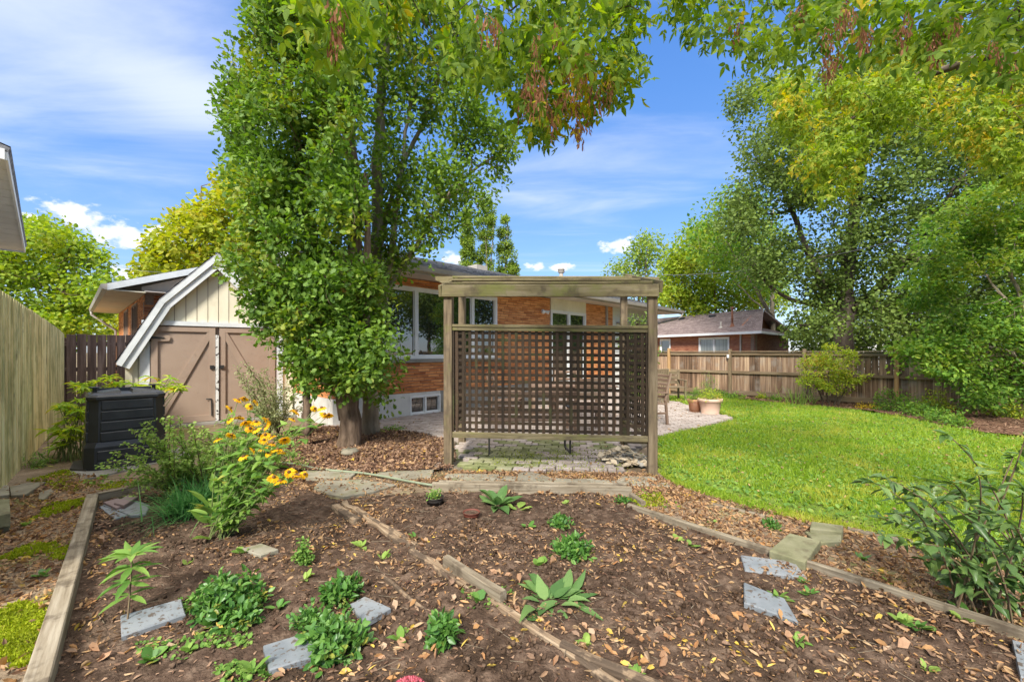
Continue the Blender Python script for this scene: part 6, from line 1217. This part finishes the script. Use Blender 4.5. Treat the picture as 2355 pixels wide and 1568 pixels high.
def compost_bin():
    P0 = G(196, 1092); ex = U.copy(); ey = Vector((-ex.y, ex.x, 0)); w, dpt = .80, .74; c = P0 + ex * (w / 2 - .02) + ey * dpt / 2
    th = thing('compost_bin', (c.x, c.y, 0), 'square black plastic compost bin with slatted sides and lid', 'compost bin')
    def ring(hw, hd, ch, z): return [c + ex * x + ey * y + ZUP * z for x, y in ((-hw + ch, -hd), (hw - ch, -hd), (hw, -hd + ch), (hw, hd - ch), (hw - ch, hd), (-hw + ch, hd), (-hw, hd - ch), (-hw, -hd + ch))]
    def loft(rs): mb = MB(); n = 8; v = [p for r in rs for p in r]; mb.add(v, [(i * n + k, i * n + (k + 1) % n, (i + 1) * n + (k + 1) % n, (i + 1) * n + k) for i in range(len(rs) - 1) for k in range(n)] + [tuple(range((len(rs) - 1) * n, len(rs) * n))]); return mb
    hw, hd = w / 2, dpt / 2
    loft([ring(hw, hd, .09, 0), ring(hw * .98, hd * .98, .09, .30), ring(hw * .92, hd * .92, .085, .355)]).build('base_skirt', m_bin, th)
    loft([ring(hw * .89, hd * .89, .085, .33), ring(hw * .86, hd * .86, .08, .86)]).build('body', m_bin, th)
    for k in range(4):
        z0 = .36 + k * .126; s = .895 - .008 * k
        for a, b_, hh, half in ((ey, ex, hd, hw), (ex, ey, hw, hd)):
            for sg in (-1, 1):
                o = c + a * sg * (hh * s + .004) + ZUP * (z0 + .058); L = 2 * (half * s - .105); board(th, o - b_ * L / 2, o + b_ * L / 2, .03, .112, m_bin, 'side_panel', c=.012)
    for sg in (-1, 1):
        for k in range(2):
            o = c - ey * (hd * .985 + .006) + ZUP * (.07 + k * .13); L = 2 * (hw - .12); board(th, o - ex * L / 2, o + ex * L / 2, .025, .115, m_bin, 'side_panel', c=.01) if sg < 0 else None
    loft([ring(hw * .90, hd * .90, .085, .855), ring(hw * .93, hd * .93, .085, .875), ring(hw * .93, hd * .93, .085, .90), ring(hw * .86, hd * .86, .08, .925)]).build('lid', m_bin, th)
    for sg in (-1, 1):
        mb = MB(); x0, x1 = sg * hw * .82, sg * hw * .12; mb.prism([c + ex * x0 - ey * hd * .62 + ZUP * .92, c + ex * x1 - ey * hd * .45 + ZUP * .92, c + ex * x1 * 1.3 - ey * hd * .35 + ZUP * .965, c + ex * x0 * .93 - ey * hd * .45 + ZUP * .935], ey * hd * 1.1); mb.build('lid_wedge', m_bin, th)
    mb = MB(); mb.box(c - ex * hw * .7 + ey * hd * .72 + ZUP * .92, ex * hw * 1.4, ey * .03, ZUP * .05); mb.build('lid_rim', m_bin, th)
    for sx, sy in ((-.72, .1), (.74, .45)):
        mb = MB(); q = c + ex * hw * sx + ey * hd * sy + ZUP * .915; mb.lathe(q, [(.035, 0), (.022, .03), (.022, .07), (.06, .078), (.06, .088), (.0, .09)], 14); mb.build('lid_knob', m_bin, th)
    slab('bin_base_board', [(155, 1118), (162, 1078), (430, 1030), (436, 1052)], .005, .022, 'grey board under the black compost bin', m_conc, 'board')
    slab('bin_base_mat', [(160, 1088), (168, 1070), (205, 1064), (198, 1090)], .03, .012, 'dark folded mat corner beside the bin foot', m_pot, 'mat')
compost_bin()
def pot(name, p, r, h, label, m, fill=True, style=0):
    p = Vector(p); th = thing(name, p, label, 'plant pot'); mb = MB()
    prof = [(0, 0), (r * .68, 0), (r * .9, h * .78), (r * .95, h * .80), (r * .97, h * .82), (r * 1.03, h * .84), (r * 1.03, h), (r * .93, h), (r * .90, h * .86)] if style else [(0, 0), (r * .8, 0), (r * .96, h * .93), (r * 1.03, h * .94), (r * 1.03, h), (r * .97, h), (r * .94, h * .6)]
    if style == 2: prof[2:2] = [(r * .74, h * .1), (r * .72, h * .12)]
    mb.lathe((p.x, p.y, p.z), prof, 30); mb.build('pot', m, th, smooth=True); mb = MB(); mb.lathe((p.x, p.y, p.z), [(r * .93, h * .85), (r * .5, h * .87), (0, h * .88)], 20); mb.build('potting_soil', m_soil, th); return th
q = G(1598, 951); pot('terracotta_pot', q, .16, .34, 'small ringed terracotta pot at the patio edge', m_terra, style=1); bushy('potted_plant', q + ZUP * .3, .24, .36, 60, 'feathery green plant in the small terracotta pot', 'plant', SHRUBG, .035, 'lance', 12, .05)
q = G(1633, 955); pot('terracotta_pot', q, .255, .385, 'big pale terracotta coloured pot with rolled rim', m_terra2, style=2); bushy('potted_plant', q + ZUP * .34, .32, .3, 80, 'yellow green fern like plant in the big pale pot', 'plant', BUSHY, .04, 'lance', 12, .05)
bushy('potted_plant', G(1628, 938), .28, 1.0, 70, 'tall pale green herb standing behind the two pots', 'plant', SHRUBG, .04, 'lance', 10, .06)
q = gz(1000, 1160); q.z -= .015; pot('nursery_pot', q, .085, .085, 'black nursery pot beside the far timber', m_pot); bushy('potted_plant', q + ZUP * .075, .07, .09, 26, 'leafy seedling in the black nursery pot', 'plant', MIDH, .022, 'oval', 7, .02)
q = gz(1084, 1192); q.z -= .02; pot('nursery_pot', q, .072, .075, 'empty reddish brown nursery pot sunk in the soil', m_potr)
# slates heaped under the arbour
m_heap = surf('broken_slate', [(0.346, 0.272, 0.179), (0.588, 0.48, 0.33), (0.76, 0.64, 0.454)], (6, 6, 6), rough=.85, bump=.3, rnd=.9)
def slate_heap():
    c = G(1440, 1066); th = thing('slate_heap', (c.x, c.y, 0), 'heap of broken slate at the foot of the arbour', 'stone heap')
    for k in range(150):
        a = random.random() * 6.28; r = random.random() ** .6; x, y = c.x - .03 + .30 * r * math.cos(a), c.y + .02 + .34 * r * math.sin(a); z = .05 + .17 * (1 - r) * random.random() + .01; n = random.randint(4, 6); s = random.uniform(.03, .085)
        pts = [Vector((s * math.cos(6.28 * i / n + random.uniform(-.3, .3)) * random.uniform(.8, 1.3), s * math.sin(6.28 * i / n) * random.uniform(.5, .9), 0)) for i in range(n)]; mb = MB(); mb.prism(pts, (0, 0, random.uniform(.008, .02)))
        place('slate_piece', mb.mesh('slate_piece', random.choice((m_heap, m_heap, m_heap, m_conc))), th, Matrix.Translation((x, y, z)) @ Matrix.Rotation(random.uniform(-.5, .5), 4, 'X') @ Matrix.Rotation(random.uniform(-.5, .5), 4, 'Y') @ Matrix.Rotation(random.random() * 6.28, 4, 'Z'))
slate_heap()
c = gz(803, 1052)
def round_stone(name, c, r, label, m):
    th = thing(name, c, label, 'stone'); mb = MB(); mb.lathe(c, [(0, -.01), (r, .0), (r * 1.02, r * .25), (r * .7, r * .5), (0, r * .55)], 9); mb.v = [tuple(np.array(v) + rng.normal(0, r * .07, 3)) for v in mb.v]; mb.build('stone', m, th, smooth=True)
c = Vector((c.x, c.y, .06)); round_stone('field_stone', c, .12, 'rounded pale stone at the dark oak foot', m_flag)

# patio furniture: one frame for each kind at the origin, then moved
def armchair(label, loc, rz, first=[None]):
    if first[0] is None:
        th = thing('patio_chair', (0, 0, 0), label, 'chair', 'wooden armchairs on the patio'); B = lambda a, b, w, h, n, up=ZUP: board(th, a, b, w, h, m_chair, n, up)
        for s in (-1, 1):
            B((s * .27, -.25, 0), (s * .26, -.23, .60), .045, .045, 'leg', Vector((1, 0, 0))); B((s * .26, .30, 0), (s * .25, .27, .45), .045, .045, 'leg', Vector((1, 0, 0))); B((s * .25, .26, .45), (s * .25, .38, .97), .04, .04, 'back_post', Vector((1, 0, 0)))
            B((s * .27, -.31, .62), (s * .26, .30, .60), .06, .025, 'armrest'); B((s * .26, -.22, .22), (s * .26, .27, .22), .03, .04, 'stretcher')
        for k in range(6): B((-.27, -.24 + k * .095, .43 - .008 * k), (.27, -.24 + k * .095, .43 - .008 * k), .075, .02, 'seat_slat')
        for k in range(6): B((-.24, .29 + k * .018, .52 + k * .08), (.24, .29 + k * .018, .52 + k * .08), .018, .05, 'back_slat')
        first[0] = th
    else: th = copy_tree(first[0]); th['label'] = label
    th.location = loc; th.rotation_euler = (0, 0, rz); return th
armchair('wooden armchair showing past the lawn side post', (2.62, 8.35, .05), math.radians(-75)); armchair('wooden armchair on the far side of the table', (1.2, 9.6, .05), math.radians(170 + 180)); armchair('wooden armchair at the house end of the table', (-.1, 8.75, .05), math.radians(80)); armchair('wooden armchair with its back to the arbour', (1.3, 7.55, .05), math.radians(185))
def table():
    th = thing('patio_table', (1.2, 8.6, .05), 'dark slatted table among the armchairs behind the lattice', 'table')
    for k in range(9): board(th, (.35, 8.22 + k * .1, .77), (2.05, 8.22 + k * .1, .77), .088, .022, m_chair, 'table_slat')
    for x in (.42, 1.98):
        for y in (8.25, 8.98): board(th, (x, y, .05), (x, y, .75), .06, .06, m_chair, 'leg', up=Vector((1, 0, 0)))
    for y in (8.25, 8.98): board(th, (.45, y, .70), (1.95, y, .70), .03, .07, m_chair, 'apron')
table()
def bench():
    A, B = Vector((-.31, 5.80, .045)), Vector((.80, 5.86, .045)); x = (B - A).normalized(); y = Vector((-x.y, x.x, 0)); th = thing('garden_bench', (A + B) / 2, 'slatted bench on thin metal legs inside the arbour', 'bench'); A0, B0 = A - x * .12, B + x * .12
    for p in (A, B):
        for o in (0, .42):
            q = p + y * o; mb = MB(); mb.box(q - x * .013 - y * .013, x * .026, y * .026, ZUP * (.86 if o == 0 else .42)); mb.build('leg', m_dmetal, th)
        mb = MB(); mb.box(p - x * .012 + y * .013, x * .024, y * .40, ZUP * .02); mb.build('foot_bar', m_dmetal, th); mb = MB(); mb.box(p - x * .012 + y * .013 + ZUP * .42, x * .024, y * .44, ZUP * .02); mb.build('seat_bar', m_dmetal, th); mb = MB(); mb.box(p - x * .02 + y * .013 + ZUP * .62, x * .04, y * .40, ZUP * .02); mb.build('armrest', m_dmetal, th)
    for k in range(5): board(th, A0 + y * (.06 + k * .09) + ZUP * .455, B0 + y * (.06 + k * .09) + ZUP * .455, .075, .022, m_chair, 'seat_slat')
    for k in range(3): board(th, A0 + y * .03 + ZUP * (.58 + k * .12), B0 + y * .03 + ZUP * (.58 + k * .12), .02, .055, m_chair, 'back_slat')
bench()
def far_bench():
    b = Vector((4.35, 12.3, 0)); th = thing('garden_bench', b, 'pale weathered bench by the fence beyond the patio', 'bench'); R = lambda x, y, z: b + Vector((x, y, z))
    for x in (-.6, .55):
        board(th, R(x, -.25, 0), R(x, -.25, .62), .05, .05, m_post, 'leg', up=Vector((1, 0, 0))); board(th, R(x, .25, 0), R(x, .3, .9), .05, .05, m_post, 'leg', up=Vector((1, 0, 0))); board(th, R(x, -.3, .63), R(x, .3, .63), .06, .03, m_post, 'armrest')
    for k in range(4): board(th, R(-.65, -.22 + k * .13, .43), R(.6, -.22 + k * .13, .43), .11, .025, m_post, 'seat_slat')
    for k in range(3): board(th, R(-.65, .28, .55 + k * .13), R(.6, .28, .55 + k * .13), .02, .10, m_post, 'back_slat')
    c = Vector((3.75, 11.6, 0)); th = thing('trellis_panel', c, 'small pale lattice panel beside the climber', 'trellis'); x = Vector((1, .1, 0)).normalized()
    for s in (0, .52): board(th, c + x * s, c + x * s + ZUP * .98, .04, .04, m_post, 'post', up=x)
    for z in (.06, .96): board(th, c + ZUP * z, c + x * .52 + ZUP * z, .035, .035, m_post, 'rail')
    for i in range(7): board(th, c + x * (.06 + i * .066) + ZUP * .08 + Vector((0, -.006, 0)), c + x * (.06 + i * .066) + ZUP * .94 + Vector((0, -.006, 0)), .008, .025, m_post, 'slat', up=x, c=.001)
    for k in range(12): board(th, c + ZUP * (.11 + k * .073) + Vector((0, .006, 0)), c + x * .52 + ZUP * (.11 + k * .073) + Vector((0, .006, 0)), .008, .025, m_post, 'slat', c=.001)
far_bench()
def wire(label, pts, r=.012):
    P = [W(*p) for p in pts]; th = thing('overhead_wire', P[0], label, 'wire', 'wires over the garden'); mb = MB(); mb.tube(list(smooth_path(P, 6)), r, 5); mb.build('cable', m_wire, th)
wire('long sagging wire crossing before the big dark tree', [(1390, 630, 30), (1570, 632, 24), (1738, 619, 19), (1940, 582, 14.5), (2162, 525, 11.5), (2420, 440, 10)]); wire('lower short wire against the dark foliage', [(1850, 705, 20), (2050, 668, 16), (2300, 628, 13)], .01); wire('thin wire running to the brick gable', [(60, 540, 30), (265, 610, 26), (380, 628, 20), (480, 640, 15)], .01)

# ------------------------------------------------------------------ fallen leaves, bark chips
def litter():
    bed = bpy.data.objects['garden_bed']; R1 = gpoly([(0, 1130), (700, 1075), (1500, 1085), (2355, 1330), (2500, 1600), (-300, 1600)])
    p = scatter(R1, 24000); den = fbm(p[:, 0], p[:, 1], 1.6, 4, 300); p = p[(den > .36 + .16 * rng.random(len(p))) & ~inside(p[:, 0], p[:, 1], LAWN)]
    q = scatter(gpoly([(1000, 1330), (1500, 1200), (2300, 1420), (2355, 1568), (900, 1568)]), 1500); p = np.vstack([p, q]); p = p[np.hypot(p[:, 0], p[:, 1]) > 1.2]
    n = len(p); D = rng.normal(0, 1, (n, 3)); D[:, 2] *= .25; Nn = rng.normal(0, .45, (n, 3)); Nn[:, 2] = 1; S = .012 + .046 * rng.random(n) ** 2.4; Z = gh(p[:, 0], p[:, 1]) + .006
    A = np.column_stack([p, Z]); dist = np.hypot(p[:, 0], p[:, 1]) / S; vis = (np.abs(p[:, 0] / p[:, 1]) < 1.15) & (p[:, 1] > 1.9); order = np.argsort(dist + (~vis) * 1e6); big, rest = order[:300], order[300:]
    shp = [leaf_arrays(np.zeros((1, 3)), np.array([[0, 1., 0]]), np.array([[0, 0, 1.]]), 1.0, 'roll' if _ % 5 else 'curl') for _ in range(14)]; mes = []
    for k, (v, f) in enumerate(shp):
        v = v * np.array([rng.uniform(.7, 1.3), 1, rng.uniform(.8, 2.2)]); me = bpy.data.meshes.new('leaf'); me.from_pydata(v.tolist(), [], f.tolist()); me.materials.append(surf('tan_leaf_%d' % (k % 7), [[(.27, .15, .08), (.40, .24, .14)], [(.32, .21, .11), (.44, .30, .17)], [(.33, .165, .07), (.46, .25, .11)], [(.13, .08, .05), (.24, .15, .095)], [(.46, .32, .06), (.56, .40, .09)], [(.32, .22, .14), (.42, .30, .2)], [(.34, .18, .075), (.46, .26, .11)]][k % 7], (3, 3, 3), rough=.65, bump=.2, rnd=.4)); mes.append(me)
    for i in big:
        x = Vector(D[i]).normalized(); z = Vector(Nn[i]); z = (z - x * z.dot(x)).normalized(); y = z.cross(x); M = Matrix((y * -1, x, z)).transposed().to_4x4(); M.translation = A[i]; s = S[i] * 1.0
        place('leaf', mes[random.randrange(14)], bed, M @ Matrix.Diagonal((s, s, s, 1)))
    for poly, cnt, sz in (([(1490, 1110), (1560, 1128), (1700, 1162), (1850, 1200), (2100, 1250), (2400, 1345), (2500, 1500), (2200, 1415), (1960, 1330), (1700, 1245), (1500, 1175)], 5200, .036), ([(0, 1135), (150, 1095), (240, 1105), (205, 1165), (95, 1560), (-200, 1560)], 4200, .036),  ([(690, 1085), (1500, 1092), (1500, 1130), (1000, 1128), (900, 1140), (740, 1150)], 1500, .03)):
        q = scatter(gpoly(poly), cnt); k = len(q); D2 = rng.normal(0, 1, (k, 3)); D2[:, 2] *= .3; zz = np.where(inside(q[:, 0], q[:, 1], LAWN), .05, np.where(q[:, 1] > 4.3, .04, gh(q[:, 0], q[:, 1]) + .005))
        leaves('path_litter', np.column_stack([q, zz]), D2, rng.normal(0, .4, (k, 3)) + np.array([0, 0, 1]), sz * (.45 + rng.random(k)), 'roll', LITTER, kind='stuff')
    drift = []
    for a, b, side, cnt in ((G(1445, 1182), G(2355, 1492), -1, 900), (G(790, 1168), G(1400, 1568), 1, 700), (G(222, 1170), G(125, 1568), 1, 450), (G(1000, 1140), G(1450, 1150), 1, 350), (G(1445, 1166), G(2355, 1466), 1, 500)):
        t = rng.random(cnt); v = np.array((b - a)[:2]); nn = np.array([-v[1], v[0]]) / np.linalg.norm(v); clus = fbm(t * 40, t * 0, .5, 3, 410) > .42; off = np.abs(rng.normal(0, .055, cnt)) + .03
        drift.append((np.array(a[:2]) + t[:, None] * v + nn * off[:, None] * side)[clus])
    q = np.vstack(drift); k = len(q); D2 = rng.normal(0, 1, (k, 3)); D2[:, 2] *= .45
    leaves('leaf_drift', np.column_stack([q, gh(q[:, 0], q[:, 1]) + .008 + .012 * rng.random(k)]), D2, rng.normal(0, .5, (k, 3)) + np.array([0, 0, 1]), .018 + .032 * rng.random(k), 'roll', LITTER, kind='stuff')
    # dry stalks and twigs lying on the soil
    q = scatter(R1, 900); q = q[inside(q[:, 0], q[:, 1], BED)]; k = len(q); an = rng.random(k) * 6.28; ln = .03 + .12 * rng.random(k) ** 2; z = gh(q[:, 0], q[:, 1]) + .008; A1 = np.column_stack([q, z]); B1 = A1 + np.column_stack([np.cos(an) * ln, np.sin(an) * ln, rng.normal(.004, .006, k)])
    V_, T_ = tubes_np(A1, B1, np.full(k, .0016), np.full(k, .0009), 4); npmesh('dry_twigs', V_, T_, m_bed, kind='stuff')
    V_, T_ = leaf_arrays(A[rest], D[rest], Nn[rest], S[rest] * .95, 'roll'); npmesh('leaf_litter', V_, T_, LITTER, kind='stuff')
    # bark chips and small debris
    for poly, n, zf, m, s in ((MULCH1, 15000, None, m_chip, .045), (MULCH2, 5000, .09, m_chip, .05)):
        p = scatter(poly, n); z = .015 + .07 * fbm(p[:, 0], p[:, 1], 1.5, 4, 90) if zf is None else .02 + .08 * fbm(p[:, 0], p[:, 1], 1.2, 4, 95); k = len(p); D = rng.normal(0, 1, (k, 3)); D[:, 2] *= .3; Nn = rng.normal(0, .4, (k, 3)); Nn[:, 2] = 1
        leaves('bark_chips', np.column_stack([p, z + .004]), D, Nn, s * (.5 + rng.random(k)), 'chip', m, kind='stuff')
    p = scatter(MULCH1, 2600); k = len(p); D = rng.normal(0, 1, (k, 3)); D[:, 2] *= .25; leaves('dry_leaves', np.column_stack([p, .025 + .07 * fbm(p[:, 0], p[:, 1], 1.5, 4, 90)]), D, rng.normal(0, .4, (k, 3)) + np.array([0, 0, 1]), .03 + .035 * rng.random(k), 'curl', LITTER, kind='stuff')
    # strip of leaf litter before the arbour, twigs and a sprinkle on lawn and paving
    p = scatter(gpoly([(1020, 1100), (1040, 1086), (1490, 1093), (1560, 1115), (1640, 1150), (1480, 1165), (1440, 1128), (1010, 1118), (700, 1085), (700, 1110), (760, 1150), (600, 1090)]), 9000); k = len(p); D = rng.normal(0, 1, (k, 3)); D[:, 2] *= .3
    leaves('chip_strip', np.column_stack([p, gh(p[:, 0], p[:, 1]) + .006]), D, rng.normal(0, .4, (k, 3)) + np.array([0, 0, 1]), .015 + .03 * rng.random(k), 'roll', LITTER, kind='stuff')
    p = scatter(R1, 7000); p = p[~inside(p[:, 0], p[:, 1], LAWN)]; k = len(p); D = rng.normal(0, 1, (k, 3)); D[:, 2] *= .15; leaves('soil_debris', np.column_stack([p, gh(p[:, 0], p[:, 1]) + .004]), D, rng.normal(0, .4, (k, 3)) + np.array([0, 0, 1]), .012 + .03 * rng.random(k) ** 2, 'chip', m_chip, kind='stuff')
    p = scatter(LAWN, 1100); k = len(p); D = rng.normal(0, 1, (k, 3)); D[:, 2] *= .3; leaves('lawn_leaves', np.column_stack([p, np.full(k, .06)]), D, rng.normal(0, .4, (k, 3)) + np.array([0, 0, 1]), .02 + .03 * rng.random(k), 'curl', LITTER, kind='stuff')
    p = scatter(PATIO, 420); k = len(p); D = rng.normal(0, 1, (k, 3)); D[:, 2] *= .2; leaves('patio_leaves', np.column_stack([p, np.full(k, .058)]), D, rng.normal(0, .4, (k, 3)) + np.array([0, 0, 1]), .025 + .03 * rng.random(k), 'curl', LITTER, kind='stuff')
litter()
